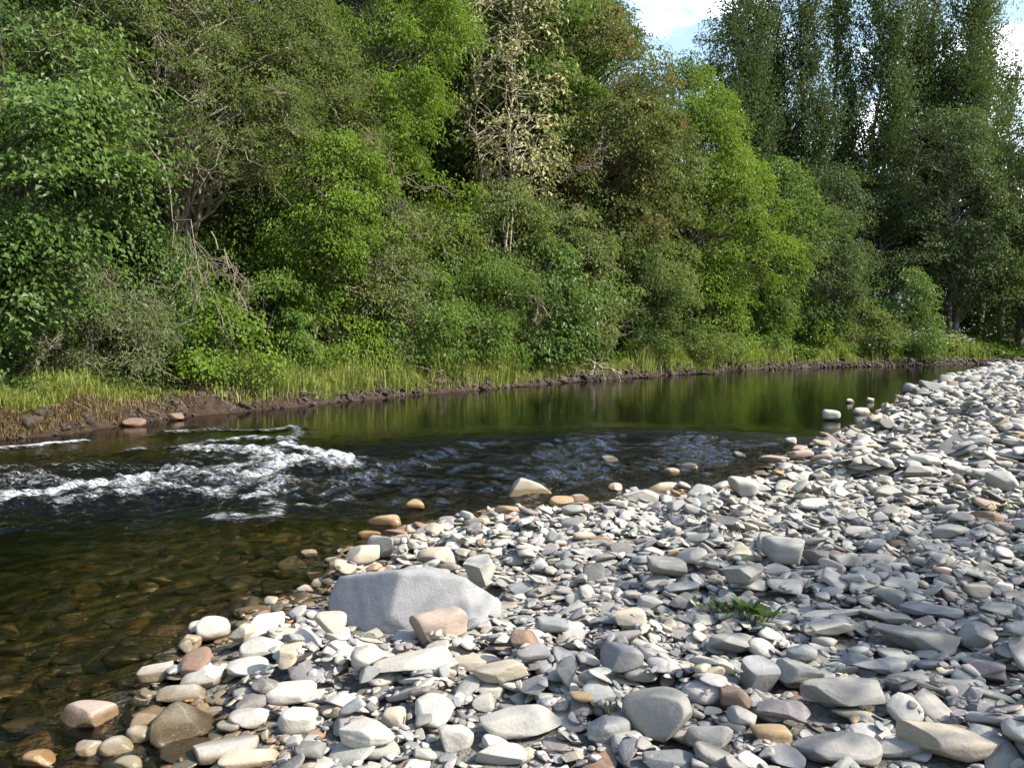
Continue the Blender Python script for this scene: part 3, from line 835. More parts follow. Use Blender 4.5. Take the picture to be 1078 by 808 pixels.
    start = cen[:, None] + r.normal(0, .22, (M, K, 3)) * sz[:, None, None] * np.array([1, 1, flat])
    Pt = start[:, :, None] + d[:, :, None] * (s * ln[..., None])[..., None]
    Pt[..., 2] -= droop * s ** 2 * ln[..., None]
    lat = nrm(np.cross(d, np.array([0, 0, 1.])))[:, :, None] * np.where(np.arange(J) % 2, 1, -1)[:, None]
    Pt = Pt + lat * (r.uniform(0, .22 if shape != 'poplar' else .075, (M, K, J)) * ln[..., None] * (1 - .6 * s))[..., None] + r.normal(0, .03 + (.025 * cs_ if shape != 'poplar' else .05), (M, K, J, 3))
    ld = d[:, :, None] * .7 + lat * .9 + np.array([0, 0, -.35 - droop * .5]) + r.normal(0, .3, (M, K, J, 3))
    nn = np.array([0, 0, 1.0]) + o[:, None, None] * .55 + r.normal(0, .30, (M, K, J, 3))
    if shape != 'poplar' and dome > 0:
        # the outer leaves of a clump lie like shingles on its domed outside
        sh = r.normal(size=(M, K, J, 3)) + o[:, None, None] * .9 + np.array([0, 0, .75])
        sh = nrm(sh); sq = np.array([1, 1, .35 + flat * .6])
        Ps = cen[:, None, None] + sh * sq * (sz[:, None, None, None] * r.uniform(.55, .95, (M, K, J, 1))) + r.normal(0, .03, (M, K, J, 3))
        down = np.array([0, 0, -1.0]) + sh * .7 + r.normal(0, .35, (M, K, J, 3))
        pick = (r.uniform(0, 1, (M, K, J)) < dome)[..., None]
        Pt = np.where(pick, Ps, Pt); ld = np.where(pick, down, ld); nn = np.where(pick, sh + np.array([0, 0, .35]) + r.normal(0, .25, (M, K, J, 3)), nn)
    if shape == 'poplar':
        ld = d[:, :, None] * 1.0 + lat * .55 + r.normal(0, .25, (M, K, J, 3)); nn = o[:, None, None] + np.array([.25, -.2, .45]) + r.normal(0, .25, (M, K, J, 3))
    Pt, ld, nn = Pt.reshape(-1, 3), ld.reshape(-1, 3), nn.reshape(-1, 3)
    n_ = len(Pt)
    ls = leaf * r.uniform(.6, 1.35, n_)
    V, Ft = leaf_geo(Pt, ld, nrm(nn), ls, ls * aspect * r.uniform(.8, 1.2, n_))
    tint = np.clip(np.repeat(np.repeat(r.normal(.5, .16, M), K * J) + r.normal(0, .22, n_), 4), 0, 1)
    make('crown', V, [Ft], LM[kind], root, attrs={'tint': tint})
    # ---- bare twigs showing between the leaves
    if twigs:
        q = r.integers(0, M, twigs)
        a = cen[q] + r.normal(0, .03, (twigs, 3)) * cs_
        dd = nrm(r.normal(size=(twigs, 3)) * np.array([1, 1, .8]) + o[q] * .9 + np.array([0, 0, .1]))
        b = a + dd * (r.uniform(.4, 1.5, (twigs, 1)) * cs_ * 1.2)
        cv = curve3(a, b, -.03, r, 6, .05)
        wpx_ = y / F
        tv = [tubes(cv, np.linspace(.6, .22, 6)[None] * np.full((twigs, 1), max(.012, wpx_ * .75)), 3)]
        a2 = cv[:, 3]; b2 = a2 + nrm(dd + r.normal(0, .6, dd.shape)) * r.uniform(.3, .8, (twigs, 1)) * cs_ * .7
        tv.append(tubes(curve3(a2, b2, -.03, r, 5, .05), np.linspace(.4, .2, 5)[None] * np.full((twigs, 1), max(.010, wpx_ * .7)), 3))
        V, Fq = join(tv)
        make('bare_twigs', V, [Fq], BM[twigmat], root)
    return root

def dead_branch(name, label, u, y, v0, u1, v1, n, mat='dead', cat='dead branch', spread=.5, rpx=1.4, seed=1, down=.2, dy=-.6):
    """a bare fallen or hanging branch that forks again and again"""
    r = np.random.default_rng(seed)
    A = np.array([(u - CU) / F * y, y, (362 - v0) / F * y + CAMZ]); B = np.array([(u1 - CU) / F * (y + dy), y + dy, (362 - v1) / F * (y + dy) + CAMZ])
    k = rpx * y / F * .5
    main = curve3(A[None], B[None], .05, r, 10, .035)
    parts = [tubes(main, k * np.linspace(1.5, .7, 10)[None], 6)]
    L0 = np.linalg.norm(B - A)
    lv = [(main[0], 1.0)]
    for g in range(3):
        nx = []
        for path, sc in lv:
            for _ in range(n if g == 0 else 3):
                i = int(r.integers(1 if g else 2, len(path) - 1)); t = nrm(path[i + 1 if i + 1 < len(path) else i] - path[i - 1])
                d = nrm(t + r.normal(0, 1, 3) * spread * 1.4 + np.array([0, 0, -down]))
                b = path[i] + d * L0 * sc * r.uniform(.22, .5)
                c = curve3(path[i][None], b[None], -.04, r, 7, .06)
                parts.append(tubes(c, k * (.75, .5, .36)[g] * np.linspace(1, .45, 7)[None], 4)); nx.append((c[0], sc * .55))
        lv = nx
    V, Fq = join(parts)
    base = A.copy()
    o = make(name, V - base, [Fq], BM[mat], smooth=True); o.location = base
    tag(o, label, cat)
    return o

G1, G2, G3, G4 = 'shrubs along the far bank', 'trees of the wooded slope', 'tall poplars beyond the bend', 'far trees behind the wood'
T = tree
# --- tall trees on the slope, left to right
T('sycamore_tree', 'deep green broad-leaved tree with drooping layered sprays at the left edge', 'tree', -8, 17.6, 18, 300, 350, 'sycamore', 'round', 'dark', G2, cs=1.5, leafpx=6.0, cover=3.2, aspect=.62, droop=.34, up=-.05, flat=.10, gap=.62, dome=.30, fine=1.8, lean=(.4, -.3), seed=3)
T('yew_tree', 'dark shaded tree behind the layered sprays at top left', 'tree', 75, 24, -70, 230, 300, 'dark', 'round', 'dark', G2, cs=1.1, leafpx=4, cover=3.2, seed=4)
T('willow_tree', 'twiggy olive willow with pale leaning trunks at upper left', 'tree', 185, 25, -30, 250, 210, 'olive', 'dome', 'pale', G2, cs=.9, leafpx=3.6, aspect=.34, cover=2.5, stems=4, twigs=420, lean=(1.2, -.4), gap=.6, seed=5, fine=1.4, trunk_r=.17, dome=.25)
T('willow_tree', 'fine-leaved olive willow between the twiggy willow and the bright ash', 'tree', 275, 28, -20, 180, 240, 'olive', 'dome', 'pale', G2, cs=.9, leafpx=3.4, aspect=.36, cover=2.8, stems=3, twigs=260, gap=.45, seed=6, fine=1.4, trunk_r=.12, dome=.35)
T('ash_tree', 'tall bright yellow-green ash at the top centre left', 'tree', 385, 31.5, -90, 200, 200, 'ash', 'round', 'grey', G2, cs=1.05, leafpx=3.6, aspect=.42, cover=3.4, droop=.5, seed=7, gap=.3)
T('ash_tree', 'lower bright green ash leaning out under the tall ash', 'tree', 330, 26.5, 150, 150, 300, 'ash', 'round', 'grey', G2, cs=.8, leafpx=3.8, aspect=.45, cover=3.2, droop=.5, lean=(.5, -.8), seed=8, gap=.35)
T('withered_tree', 'slender tree with cream withered leaves and thin pale stems', 'tree', 530, 37, -50, 118, 205, 'cream', 'round', 'pale', G2, cs=.95, leafpx=4.8, aspect=.55, cover=1.25, droop=.8, stems=4, gap=.6, seed=9, trunk_r=.075, dome=.2)
T('beech_tree', 'green tree directly behind the withered cream tree', 'tree', 480, 43, -130, 240, 260, 'green', 'round', 'grey', G2, cs=1.4, leafpx=3.4, cover=3.2, seed=10)
T('chestnut_tree', 'big tree turning rusty brown beside the gap of sky', 'tree', 592, 46, -50, 176, 330, 'rust', 'round', 'dark', G2, cs=1.3, leafpx=3.4, aspect=.55, cover=3.6, seed=11, gap=.22)
T('oak_tree', 'dark green tree behind the rusting chestnut', 'tree', 545, 52, -110, 180, 250, 'green', 'round', 'dark', G2, cs=1.6, leafpx=3.2, cover=3.2, seed=12)
T('lime_tree', 'bright lime-green tree below the patch of open sky', 'tree', 722, 54, 70, 150, 330, 'lime', 'dome', 'grey', G2, cs=1.3, leafpx=3.2, aspect=.5, cover=3.4, seed=13, gap=.3)
T('elm_tree', 'olive tree rising between the rusty chestnut and the lime-green tree', 'tree', 655, 49, 95, 110, 330, 'olive', 'dome', 'grey', G2, cs=1.2, leafpx=3.2, cover=3.2, seed=14)
T('alder_tree', 'dark olive alder in front of the leftmost poplar', 'tree', 800, 60, 172, 100, 345, 'green', 'dome', 'grey', G2, cs=1.4, leafpx=3.1, cover=3.2, seed=15)
T('alder_tree', 'round dark green alder left of the bright bank bush', 'tree', 850, 64, 215, 96, 350, 'poplar', 'dome', 'grey', G2, cs=1.4, leafpx=3.1, cover=3.4, seed=16)
# --- back row up the hillside
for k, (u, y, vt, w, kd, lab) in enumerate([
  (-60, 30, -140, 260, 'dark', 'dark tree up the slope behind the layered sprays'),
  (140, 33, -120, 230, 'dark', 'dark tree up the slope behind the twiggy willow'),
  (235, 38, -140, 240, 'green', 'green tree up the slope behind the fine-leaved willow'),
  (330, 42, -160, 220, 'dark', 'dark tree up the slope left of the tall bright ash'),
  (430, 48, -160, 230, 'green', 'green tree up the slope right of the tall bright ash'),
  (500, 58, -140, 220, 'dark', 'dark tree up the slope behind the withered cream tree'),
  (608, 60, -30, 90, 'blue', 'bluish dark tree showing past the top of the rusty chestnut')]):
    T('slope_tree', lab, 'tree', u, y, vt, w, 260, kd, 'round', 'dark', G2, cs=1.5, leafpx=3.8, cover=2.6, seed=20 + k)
T('far_tree', 'small rounded dark tree on the skyline below the cloud', 'tree', 702, 84, 55, 70, 150, 'blue', 'dome', 'dark', G4, cs=1.7, leafpx=3, cover=3, seed=30)
T('far_tree', 'small pale tree on the skyline just right of the rusty chestnut', 'tree', 668, 80, 42, 34, 150, 'olive', 'dome', 'dark', G4, cs=1.4, leafpx=3, cover=2, seed=31)
T('fir_tree', 'narrow bluish fir top at the right of the sky gap', 'tree', 745, 88, 28, 44, 200, 'blue', 'cone', 'dark', G4, cs=1.3, leafpx=3, cover=3, droop=.2, seed=32)
for k, (u, y, vt, w, vb, kd, lab) in enumerate([
  (240, 27, 175, 150, 345, 'green', 'shady green thicket filling the slope behind the round-leaved bush'),
  (160, 25.5, 205, 120, 345, 'green', 'green thicket on the slope under the twiggy willow'),
  (300, 29, 190, 110, 345, 'olive', 'olive thicket behind the lower bright ash'),
  (440, 35, 195, 130, 345, 'ash', 'bright thicket on the slope under the tall ash'),
  (523, 36, 196, 92, 330, 'olive', 'olive thicket round the stems of the withered cream tree'),
  (600, 44, 205, 120, 350, 'green', 'green thicket under the rusty chestnut'),
  (650, 47, 175, 90, 350, 'rust', 'brown-tinged thicket right of the rusty chestnut')]):
    T('thicket_tree', lab, 'tree', u, y, vt, w, vb, kd, 'dome', 'grey', G2, cs=1.1 + y * .008, leafpx=3.7, cover=3.2, stems=3, seed=140 + k)
# --- poplars
POP = [(772, 78, -20, 64, 'leftmost tall poplar beside the gap of sky'), (803, 82, -45, 66, 'second poplar from the left, very tall and dense'),
       (846, 79, -35, 50, 'third poplar from the left in the tall row'), (878, 86, -20, 42, 'slim fourth poplar from the left in the tall row'),
       (912, 80, -60, 62, 'tallest poplar in the middle of the row'), (943, 84, -40, 56, 'poplar right of the tallest one'),
       (972, 88, -25, 52, 'slender poplar behind the round dark trees'), (996, 82, -15, 54, 'poplar with upswept branches left of the pointed pair'),
       (1028, 86, 8, 42, 'pointed poplar against blue sky at upper right'), (1052, 90, 72, 34, 'lowest poplar at the right shoulder of the row')]
for k, (u, y, vt, w, lab) in enumerate(POP):
    T('poplar_tree', lab, 'tree', u, y, vt, w * .98, 315, 'poplar', 'poplar', 'grey', G3, cs=2.2, dens=.45, leafpx=2.8, aspect=.6, cover=4.8, droop=-.05, flat=1, seed=40 + k, gap=.45, fine=2.0, trunk_r=.30)
for k, (u, y, vt, w, vb, kd, lab) in enumerate([
  (1004, 76, 118, 130, 330, 'poplar', 'wide round dark tree in front of the right-hand poplars'),
  (1072, 79, 105, 110, 330, 'poplar', 'round dark tree at the right edge below the poplars'),
  (925, 77, 200, 90, 330, 'poplar', 'dark round tree under the tallest poplar'),
  (870, 74, 170, 70, 330, 'poplar', 'dark slim tree between the alder and the poplars'),
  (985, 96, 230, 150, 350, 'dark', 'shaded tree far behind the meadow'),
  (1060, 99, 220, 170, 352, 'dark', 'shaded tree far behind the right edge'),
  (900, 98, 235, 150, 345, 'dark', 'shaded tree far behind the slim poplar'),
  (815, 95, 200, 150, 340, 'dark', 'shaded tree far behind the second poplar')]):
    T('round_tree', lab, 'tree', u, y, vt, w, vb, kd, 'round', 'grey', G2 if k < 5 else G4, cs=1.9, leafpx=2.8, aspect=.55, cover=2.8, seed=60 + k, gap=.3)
# --- shrubs at the water's edge
SH = [
 (92, 18.2, 272, 130, 'greywil', 'grey-green willow shrub above the grass at left', dict(stems=6, twigs=150, aspect=.32, leafpx=4.2, cover=2.6)),
 (25, 19.5, 330, 120, 'green', 'low dark bramble bush under the layered sprays', dict(leafpx=4.4)),
 (168, 21, 245, 130, 'sycamore', 'dark green bush behind the grey-green willow shrub', dict(leafpx=4.4)),
 (212, 20.2, 318, 120, 'ash', 'bright round-leaved bush over the left bank', dict(leafpx=4.6, aspect=.7)),
 (272, 22.6, 290, 100, 'green', 'green bush beside the dark hollow in the bank growth', dict(leafpx=4.2)),
 (345, 25.5, 285, 130, 'ash', 'bright feathery bush right of the dark hollow', dict(leafpx=4.0)),
 (392, 27.6, 205, 120, 'olive', 'olive bush full of dead brown twigs', dict(leafpx=3.6, twigs=300, cover=2.3, gap=.4)),
 (432, 29.2, 275, 130, 'green', 'tall green bush over the middle of the bank', dict(leafpx=4.0)),
 (492, 32, 268, 130, 'green', 'rounded mid green willow bush bulging toward the river', dict(leafpx=3.7, aspect=.4)),
 (470, 33.5, 215, 120, 'olive', 'yellowish-olive bush above the rounded willow bush', dict(leafpx=3.6)),
 (563, 35.6, 252, 110, 'sycamore', 'maple-leaved bush arching over the dark bank hollow', dict(leafpx=4.2, aspect=.7, droop=.6, gap=.4)),
 (575, 40, 215, 120, 'olive', 'olive bush with dead branches below the withered tree', dict(leafpx=3.4, twigs=160)),
 (640, 43.5, 260, 90, 'dark', 'dark shadowy bush at the bank hollow', dict(leafpx=3.6)),
 (688, 46, 255, 105, 'olive', 'olive-yellow bush hanging toward the pool', dict(leafpx=3.3)),
 (748, 50.5, 268, 80, 'lime', 'yellow-green rounded bush above the tall bank grass', dict(leafpx=3.2)),
 (792, 57.5, 300, 60, 'green', 'small dark bush in the bend of the bank', dict(leafpx=3.1)),
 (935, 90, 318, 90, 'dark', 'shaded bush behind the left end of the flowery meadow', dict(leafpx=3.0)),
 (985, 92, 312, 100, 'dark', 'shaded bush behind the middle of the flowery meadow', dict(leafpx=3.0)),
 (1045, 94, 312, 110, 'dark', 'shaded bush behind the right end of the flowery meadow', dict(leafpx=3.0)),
 (838, 62, 318, 80, 'ash', 'low bright bush at the far end of the pool', dict(leafpx=3.0)),
 (898, 64, 300, 70, 'olive', 'olive bush left of the bright green bank bush', dict(leafpx=3.0)),
 (944, 66, 284, 72, 'sycamore', 'bright green dense bush left of the flowery meadow', dict(leafpx=3.0)),
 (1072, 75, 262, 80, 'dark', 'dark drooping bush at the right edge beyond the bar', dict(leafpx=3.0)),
]
for k, (u, y, vt, w, kd, lab, kw) in enumerate(SH):
    a = dict(cs=.70 + y * .012, cover=3.2, stems=5, gap=.42, droop=.45, fine=1.1, seed=80 + k, bark='grey'); a.update(kw)
    y += 1.1 + y * .012
    T('bank_shrub', lab, 'shrub', u, y, vt, w, 362 + .75 * F / y, kd, 'bush', a.pop('bark'), G1, **a)
# --- shading tree up the bar to the right, beyond the picture's edge
for k, (xx, yy, hh, ww) in enumerate([(8.2, 2.2, 7.4, 4.6), (10.4, 3.7, 7.8, 4.4)]):
    u = CU + F * xx / max(yy, .5)
    T('birch_tree', ['open-crowned birch on the bar to the right of the view', 'taller birch farther out to the right of the view'][k], 'tree', u, yy, 362 - (hh - CAMZ) * F / yy, ww * F / yy, 362 - (2.6 - CAMZ) * F / yy, 'green', 'round', 'pale', None,
      cs=.9, leafpx=.09 * F / yy, cover=1.0, gap=.5, seed=120 + k, xyz=(xx, yy))

# --- bare wood
dead_branch('dead_branch', 'long pale dead branch hanging from the twiggy willow', 158, 20, 150, 215, 300, 8, 'dead', seed=13, down=.7, rpx=1.1, dy=-1.0)
dead_branch('dead_branch', 'tangle of grey dead twigs hanging above the bright bush', 225, 21.5, 245, 262, 330, 7, 'dead', seed=4, down=.4, rpx=1.0)
dead_branch('dead_branch', 'fan of pale dead twigs at the left above the grass', 20, 17, 396, 62, 362, 7, 'dead', seed=5, down=-.2, rpx=1.5)
dead_branch('dead_branch', 'bare brown dead limb in the olive bush full of twigs', 350, 26.5, 240, 440, 185, 7, 'dead', seed=6, down=.0)
dead_branch('dead_branch', 'dead bough sticking out below the withered tree', 590, 38, 195, 640, 155, 6, 'dead', seed=7, down=.3)
dead_branch('dead_branch', 'pale dead spray hanging beside the willow trunks', 160, 22, 110, 182, 60, 6, 'pale', seed=8, down=.7)
dead_branch('dead_branch', 'crooked bare limb in the maple-leaved bush', 540, 33.5, 300, 580, 335, 4, 'dead', seed=9, down=.1)
dead_branch('driftwood', 'pale driftwood branch stranded on the earth bank by the dark hollow', 612, 38.5, 378, 655, 394, 5, 'pale', 'driftwood', seed=10, down=0, rpx=2.2)

# ------------------------------------------------------------------ grass and low growth (uncountable)
def blades(Pb, h, w, lean, r):
    n = len(Pb); a = r.uniform(0, 6.283, n)
    d = np.stack([np.cos(a), np.sin(a), np.zeros(n)], 1); s = np.stack([-np.sin(a), np.cos(a), np.zeros(n)], 1)
    h = h[:, None]; w = w[:, None]; lean = lean[:, None]; up = np.array([0, 0, 1.])
    m = Pb + up * h * .6 + d * lean * h * .3; t = Pb + up * h * (1 - .3 * lean) + d * lean * h
    V = np.stack([Pb - s * w, Pb + s * w, m + s * w * .8, m - s * w * .8, t], 1).reshape(-1, 3)
    i = np.arange(n)[:, None] * 5
    return V, i + [0, 1, 2, 3], i + [3, 2, 4]

def bank_strip(n, r, t0, t1, d0, d1):
    """random points behind the far bank's edge; t along its length (metres from its left end), d behind the edge"""
    seg = FAR[1:] - FAR[:-1]; L = np.hypot(*seg.T); cum = np.concatenate([[0], np.cumsum(L)])
    t = r.uniform(t0, t1, n); i = np.clip(np.searchsorted(cum, t) - 1, 0, len(L) - 1)
    q = FAR[i] + seg[i] * ((t - cum[i]) / L[i])[:, None]
    nv = np.stack([-seg[i][:, 1], seg[i][:, 0]], 1) / L[i][:, None]
    return q + nv * r.uniform(d0, d1, n)[:, None], t
def bank_t(u):
    k = np.interp(u, [p[0] for p in far_px], np.arange(3, 3 + len(far_px)))
    L = np.hypot(*(FAR[1:] - FAR[:-1]).T); cum = np.concatenate([[0], np.cumsum(L)])
    return np.interp(k, np.arange(len(FAR)), cum)
def grass(name, label, spans, mat, kind='stuff'):
    Vs, Q4, Q3, Tn, o = [], [], [], [], 0
    r = np.random.default_rng(abs(hash(name)) % 1 + 55)
    for u0, u1, n, d0, d1, h0, h1, lean in spans:
        n = int(n * 1.25)
        Pp, t = bank_strip(n, r, bank_t(u0), bank_t(u1), d0, d1)
        kp = Waves(77, 1.4, dim=2)(Pp) + r.normal(0, .35, len(Pp)) > -.12
        Pp = Pp[kp]; z = land(Pp); m = len(Pp)
        dist = np.maximum(np.hypot(Pp[:, 0], Pp[:, 1]), 10)
        V, a, b = blades(np.column_stack([Pp, z - .02]), r.uniform(h0 * .6, h1, m) * np.clip(.85 + .75 * Waves(78, 1.3, dim=2)(Pp), .25, 1.6), dist * .00045 * r.uniform(.7, 1.4, m) + .002, r.uniform(.1, 1, m) * lean, r)
        Vs.append(V); Q4.append(a + o); Q3.append(b + o); o += len(V)
        Tn.append(np.repeat(np.clip(r.normal(.5, .28, m), 0, 1), 5))
    ob = make(name, np.vstack(Vs), [np.vstack(Q4), np.vstack(Q3)], LM[mat], attrs={'tint': np.concatenate(Tn)})
    tag(ob, label, 'grass', kind=kind); return ob
grass('bank_grass', 'long yellow-green grass along the top of the far bank', [
  (-120, 130, 9000, .5, 2.2, .35, .80, .8), (130, 240, 2600, .5, 1.5, .2, .45, .8), (235, 395, 10500, .18, 2.4, .4, .85, .8), (395, 600, 15000, .12, 2.6, .7, 1.5, .6),
  (600, 680, 3000, .25, 2.0, .3, .6, .7), (675, 800, 12000, .1, 2.8, .9, 1.9, .5), (800, 960, 9000, .2, 2.6, .6, 1.5, .6), (955, 1060, 12000, .6, 7, .6, 1.5, .5)], 'grass')
grass('dry_grass', 'dry straw-coloured grass and roots hanging over the earth bank', [
  (-120, 130, 5200, .08, .55, .12, .40, 1.1), (130, 420, 2600, .2, .9, .10, .30, 1.0), (420, 610, 2200, .3, 1.2, .2, .5, .9), (610, 1050, 1500, .3, .9, .15, .4, .8)], 'straw')

def clods():
    r = np.random.default_rng(61)
    Pp, t = bank_strip(2200, r, bank_t(-150), bank_t(1080), .0, .6)
    z = land(Pp); Vs, Fs, o = [], [], 0
    for (x, y), zz in zip(Pp, z):
        a = float(np.clip(.06 * math.exp(r.normal(0, .55)), .02, .22)) * (.8 + y / 70)
        v = VAR[1][int(r.integers(len(VAR[1])))] * np.array([a, a * r.uniform(.5, .9), a * r.uniform(.3, .6)])
        v = v @ (align(nrm(r.normal(0, .5, 3) + np.array([0, 0, 1.]))) @ rotz(r.uniform(0, 6.28))).T + r.normal(0, .12 * a, v.shape)
        Vs.append(v + [x, y, zz]); Fs.append(ICO[1][1] + o); o += len(v)
    tag(make('bank_earth', np.vstack(Vs), [np.vstack(Fs)], BM['earth'], smooth=True), 'dark brown earth clods along the foot of the far bank', 'earth', kind='stuff')
    Pp, t = bank_strip(520, r, bank_t(-150), bank_t(1000), .15, .7); n = len(Pp)
    a = np.column_stack([Pp, land(Pp) + r.uniform(0, .2, n)]); w_ = np.hypot(*Pp.T) / F
    d = np.column_stack([r.normal(.35, .5, n), r.normal(-.35, .5, n), r.normal(-.55, .3, n)])
    b = a + nrm(d) * r.uniform(.2, .9, (n, 1)) * (.7 + w_[:, None] * 14)
    V, f = tubes(curve3(a, b, .1, r, 6, .1), np.linspace(1, .4, 6)[None] * (np.maximum(w_ * .7, .006) * r.uniform(.5, 1.3, n))[:, None], 3)
    tag(make('exposed_roots', V, [f], BM['dark']), 'tangled bare roots and twigs hanging over the eroded far bank', 'roots', kind='stuff')
clods(); del VAR

def weeds():
    r = np.random.default_rng(62)
    Pp, t = bank_strip(26000, r, bank_t(-120), bank_t(940), .8, 3.4)
    Pp = Pp[Waves(63, 1.1, dim=2)(Pp) + r.normal(0, .2, len(Pp)) > .18]; n = len(Pp); z = land(Pp)
    hmax = (.45 + .35 * Waves(64, 1.6, dim=2)(Pp)) * (.7 + np.hypot(*Pp.T) / 45)
    hh = np.maximum(hmax, .12) * r.uniform(0, 1, n) ** .7
    dist = np.hypot(*Pp.T); L = np.maximum(.07, dist * .0042) * r.uniform(.7, 1.4, n)
    d = nrm(r.normal(size=(n, 3)) * np.array([1, 1, .5])); nn = nrm(np.array([.35, -.35, 1.]) + r.normal(0, .35, (n, 3)))
    V, Ft = leaf_geo(np.column_stack([Pp, z + hh]), d, nn, L, L * .5)
    o = make('bank_weeds', V, [Ft], LM['green'], attrs={'tint': np.repeat(np.clip(r.normal(.55, .25, n), 0, 1), 4)})
    tag(o, 'leafy green weeds mixed into the grass of the far bank', 'weeds', kind='stuff')
weeds()

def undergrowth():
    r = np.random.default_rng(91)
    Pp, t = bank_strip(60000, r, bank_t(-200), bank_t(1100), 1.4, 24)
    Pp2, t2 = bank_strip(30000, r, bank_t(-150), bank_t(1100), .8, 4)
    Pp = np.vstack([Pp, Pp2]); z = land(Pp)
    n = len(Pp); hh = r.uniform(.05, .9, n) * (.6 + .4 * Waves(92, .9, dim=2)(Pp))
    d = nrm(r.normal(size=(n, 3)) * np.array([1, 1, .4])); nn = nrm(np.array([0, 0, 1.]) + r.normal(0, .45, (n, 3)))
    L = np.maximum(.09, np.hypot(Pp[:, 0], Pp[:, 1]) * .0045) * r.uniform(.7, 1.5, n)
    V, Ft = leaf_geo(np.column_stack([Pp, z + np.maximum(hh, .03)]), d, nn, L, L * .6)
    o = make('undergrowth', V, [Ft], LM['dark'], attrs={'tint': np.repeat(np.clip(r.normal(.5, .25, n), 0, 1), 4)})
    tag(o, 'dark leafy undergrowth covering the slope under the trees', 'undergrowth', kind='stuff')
undergrowth()

def umbel_flowers():
    """white flower heads of the meadow beyond the bar"""
    r = np.random.default_rng(95)
    Pp, t = bank_strip(260, r, bank_t(985), bank_t(1045), 1.5, 6)
    z = land(Pp) + r.uniform(.9, 1.6, len(Pp)); n = 9
    an = np.arange(n) / n * 6.283
    ring = np.stack([np.cos(an), np.sin(an), np.zeros(n)], 1)
    rad_ = r.uniform(.09, .17, len(Pp))
    c = np.column_stack([Pp, z])
    V = np.concatenate([c[:, None] + np.array([0, 0, .03]), c[:, None] + ring[None] * rad_[:, None, None]], 1)
    i = np.arange(len(Pp))[:, None, None] * (n + 1)
    k = np.arange(n)
    f = (i + np.stack([np.zeros(n, int), 1 + k, 1 + (k + 1) % n], 1)[None]).reshape(-1, 3)
    m = NT('white_flower'); p = m.n('ShaderNodeBsdfPrincipled'); p.inputs['Base Color'].default_value = (.62, .62, .50, 1); m.t.links.new(p.outputs[0], m.out.inputs[0])
    o = make('meadow_flowers', V.reshape(-1, 3), [f], m.m)
    tag(o, 'small white flower heads scattered through the far meadow grass', 'flowers', kind='stuff')
umbel_flowers()

# a few plants growing among the stones
def bar_plant(name, label, u, v, n, L, W, spread, seed, kind='green', upk=.8):
    r = np.random.default_rng(seed)
    p = at(u, v, .25); p[2] = gz(p[0], p[1]) + .10
    a = r.uniform(0, 6.283, n); el = r.uniform(.25, 1.2, n) * upk
    d = np.stack([np.cos(a) * np.cos(el), np.sin(a) * np.cos(el), np.sin(el)], 1)
    s = r.normal(0, spread, (n, 3)) * np.array([1, 1, .12])
    ls = L * r.uniform(.5, 1.2, n)
    up = nrm(np.cross(np.cross(d, [0, 0, 1.]), d))
    side = nrm(np.cross(d, up)); V, F4 = [], []
    ts = np.array([0, .3, .65, 1.0]); ws = np.array([.25, 1, .85, .05])
    for k in range(4):
        c = s + d * (ls * ts[k])[:, None] - np.array([0, 0, 1]) * (ls * .35 * ts[k] ** 2)[:, None]
        V += [c - side * W * ws[k], c + side * W * ws[k]]
    V = np.stack(V, 1).reshape(-1, 3); i = np.arange(n)[:, None] * 8
    F4 = np.concatenate([i + [2 * k, 2 * k + 1, 2 * k + 3, 2 * k + 2] for k in range(3)])
    root = empty(name, p); tag(root, label, 'plant')
    make('leaves', V, [F4], LM[kind], root, attrs={'tint': np.repeat(r.uniform(.3, 1, n), 8)})
    st = curve3(s[:14] * .4 - [0, 0, .12], s[:14] + d[:14] * .05, .02, r, 4)
    V, f = tubes(st, np.full((len(st), 4), .004), 4); make('stem', V, [f], BM['grey'], root)
bar_plant('dock_plant', 'green broad-leaved weed growing between the cobbles mid-bar', 793, 642, 26, .15, .024, .05, 1, 'sycamore', 1.1)
bar_plant('weed_plant', 'smaller dark weed left of the broad-leaved one', 762, 634, 34, .07, .014, .06, 2, 'green')
bar_plant('weed_plant', 'straggly low weeds at the right edge of the bar', 1062, 534, 120, .12, .010, .30, 3, 'olive')
bar_plant('weed_plant', 'tiny weed poking up left of the big cracked grey stone', 646, 742, 14, .05, .007, .03, 4, 'grass', 1.2)

# pale stones on the far bank's foot
for k, (u, v, w, h, cn, lab) in enumerate([(275, 425, 14, 10, 'white', 'white stone on the earth bank under the grass'), (258, 427, 12, 7, 'pale grey', 'grey-white stone left of the white bank stone'), (185, 440, 20, 9, 'rust-brown', 'brown rock at the foot of the left bank'),
        (140, 446, 26, 10, 'rust-brown', 'brown earthy rock jutting from the left bank'), (355, 416, 12, 4, 'white', 'flat pale stone on the bank right of the white one')]):
    p = at(u, v, .12)
    for _ in range(4): p = at(u, v, max(gz(p[0], p[1]), 0) + .04)
    D = pix(p)[2]; a = w / 2 * D / F; c = h / 2 * D / F * 1.1
    V = stone_shape(rng, 3, .7) * np.array([a, a * .7, c])
    o = make('bank_stone', V, [ICO[3][1]], STONE, attrs={'stone_col': np.repeat(np.array([PAL[cn]]) * .8, len(V), 0)}, smooth=True)
    o.location = (p[0], p[1], max(gz(p[0], p[1]), 0) + c * .5); tag(o, lab, 'stone', 'stones on the far bank')

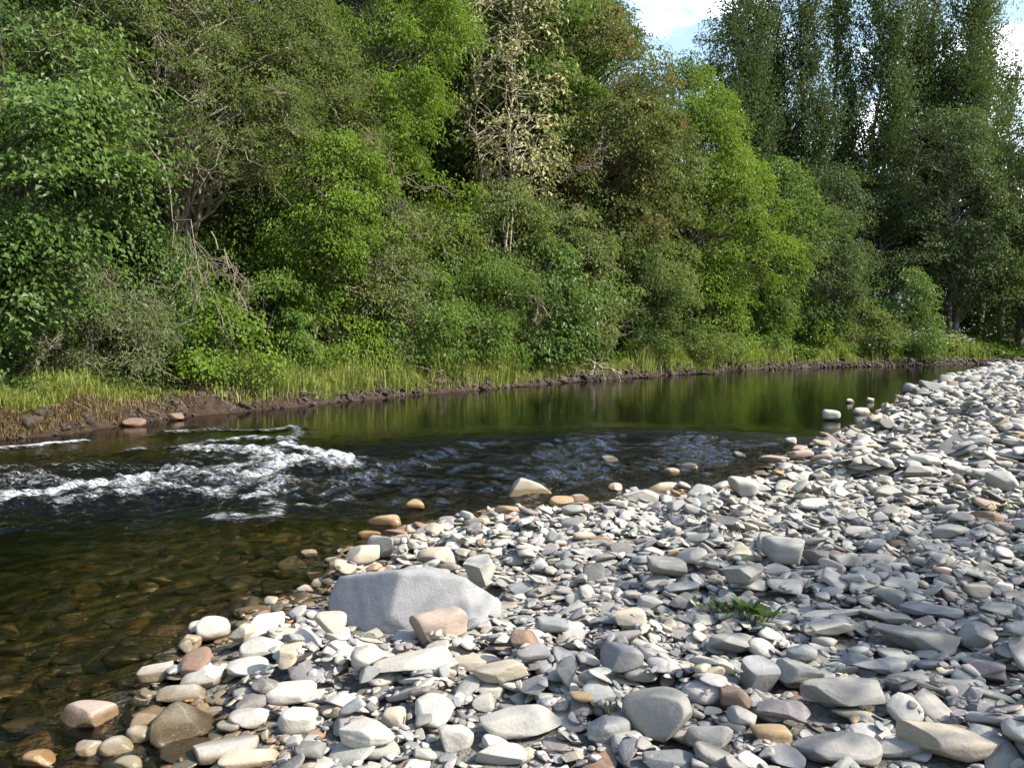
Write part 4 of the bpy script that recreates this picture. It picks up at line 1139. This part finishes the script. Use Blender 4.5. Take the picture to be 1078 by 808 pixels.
# ------------------------------------------------------------------ light, sky, camera
EL = 41.0
AZ = math.atan2(SUN_AZ[1], SUN_AZ[0])
sd = bpy.data.lights.new('sun', 'SUN'); sd.energy = 4.3; sd.angle = rad(.5); sd.color = (1, .94, .84)
so = bpy.data.objects.new('sun', sd); COL.objects.link(so)
from mathutils import Vector
sv = Vector((math.cos(AZ) * math.cos(rad(EL)), math.sin(AZ) * math.cos(rad(EL)), math.sin(rad(EL))))
so.rotation_euler = sv.to_track_quat('Z', 'Y').to_euler(); so.location = sv * 60

w = bpy.data.worlds.new('World'); C.world = w; w.use_nodes = True
nt = w.node_tree; nt.nodes.clear()
sky = nt.nodes.new('ShaderNodeTexSky'); sky.sky_type = 'NISHITA'; sky.sun_disc = False
sky.sun_elevation = rad(EL); sky.sun_rotation = math.pi / 2 - AZ; sky.air_density = 1.0; sky.dust_density = 1.6; sky.ozone_density = 1.0
tc = nt.nodes.new('ShaderNodeTexCoord'); mp = nt.nodes.new('ShaderNodeMapping'); mp.inputs['Scale'].default_value = (1, 1, 2.2)
mp.inputs['Location'].default_value = (.35, .1, .2)
ns = nt.nodes.new('ShaderNodeTexNoise'); ns.inputs['Scale'].default_value = 2.4; ns.inputs['Detail'].default_value = 6; ns.inputs['Roughness'].default_value = .55
mr = nt.nodes.new('ShaderNodeMapRange'); mr.interpolation_type = 'SMOOTHSTEP'
for i, v in enumerate((0, .535, .66, 0, 1)): mr.inputs[i].default_value = v
mx = nt.nodes.new('ShaderNodeMix'); mx.data_type = 'RGBA'; mx.inputs[7].default_value = (9.5, 9.6, 9.8, 1)
bg = nt.nodes.new('ShaderNodeBackground'); bg.inputs[1].default_value = .15
wo = nt.nodes.new('ShaderNodeOutputWorld')
ln = nt.links.new
ln(tc.outputs['Generated'], mp.inputs[0]); ln(mp.outputs[0], ns.inputs['Vector']); ln(ns.outputs[0], mr.inputs[0])
sx = nt.nodes.new('ShaderNodeSeparateXYZ'); hz = nt.nodes.new('ShaderNodeMapRange'); hz.interpolation_type = 'SMOOTHSTEP'
for i, v in enumerate((0, .30, .60, .55, 0)): hz.inputs[i].default_value = v
hm = nt.nodes.new('ShaderNodeMix'); hm.data_type = 'RGBA'; hm.inputs[7].default_value = (1.9, 2.65, 2.95, 1)
ln(tc.outputs['Generated'], sx.inputs[0]); ln(sx.outputs[2], hz.inputs[0]); ln(hz.outputs[0], hm.inputs[0]); ln(sky.outputs[0], hm.inputs[6])
cl = nt.nodes.new('ShaderNodeMapRange'); cl.interpolation_type = 'SMOOTHSTEP'
for i, v in enumerate((0, .40, .58, 1, 0)): cl.inputs[i].default_value = v
cm = nt.nodes.new('ShaderNodeMath'); cm.operation = 'MULTIPLY'
ln(sx.outputs[2], cl.inputs[0]); ln(mr.outputs[0], cm.inputs[0]); ln(cl.outputs[0], cm.inputs[1])
ln(cm.outputs[0], mx.inputs[0]); ln(hm.outputs[2], mx.inputs[6]); ln(mx.outputs[2], bg.inputs[0]); ln(bg.outputs[0], wo.inputs[0])

cd = bpy.data.cameras.new('camera'); cam = bpy.data.objects.new('camera', cd); COL.objects.link(cam)
cd.sensor_width = 36; cd.lens = 36 * F / 1078; cd.clip_end = 3000; cd.clip_start = .05
cam.location = (0, 0, CAMZ); cam.rotation_euler = (math.pi / 2 - PITCH, 0, 0)
C.camera = cam
C.view_settings.view_transform = 'Standard'; C.view_settings.look = 'None'; C.view_settings.exposure = 1.36; C.view_settings.gamma = 1
cy = C.cycles
cy.use_denoising = True
try: cy.denoiser = 'OPENIMAGEDENOISE'; cy.denoising_prefilter = 'ACCURATE'; cy.denoising_input_passes = 'RGB_ALBEDO_NORMAL'
except Exception: pass
cy.max_bounces = 7; cy.diffuse_bounces = 3; cy.glossy_bounces = 3; cy.transmission_bounces = 3; cy.transparent_max_bounces = 8
cy.sample_clamp_indirect = 6
cy.caustics_reflective = False; cy.caustics_refractive = False
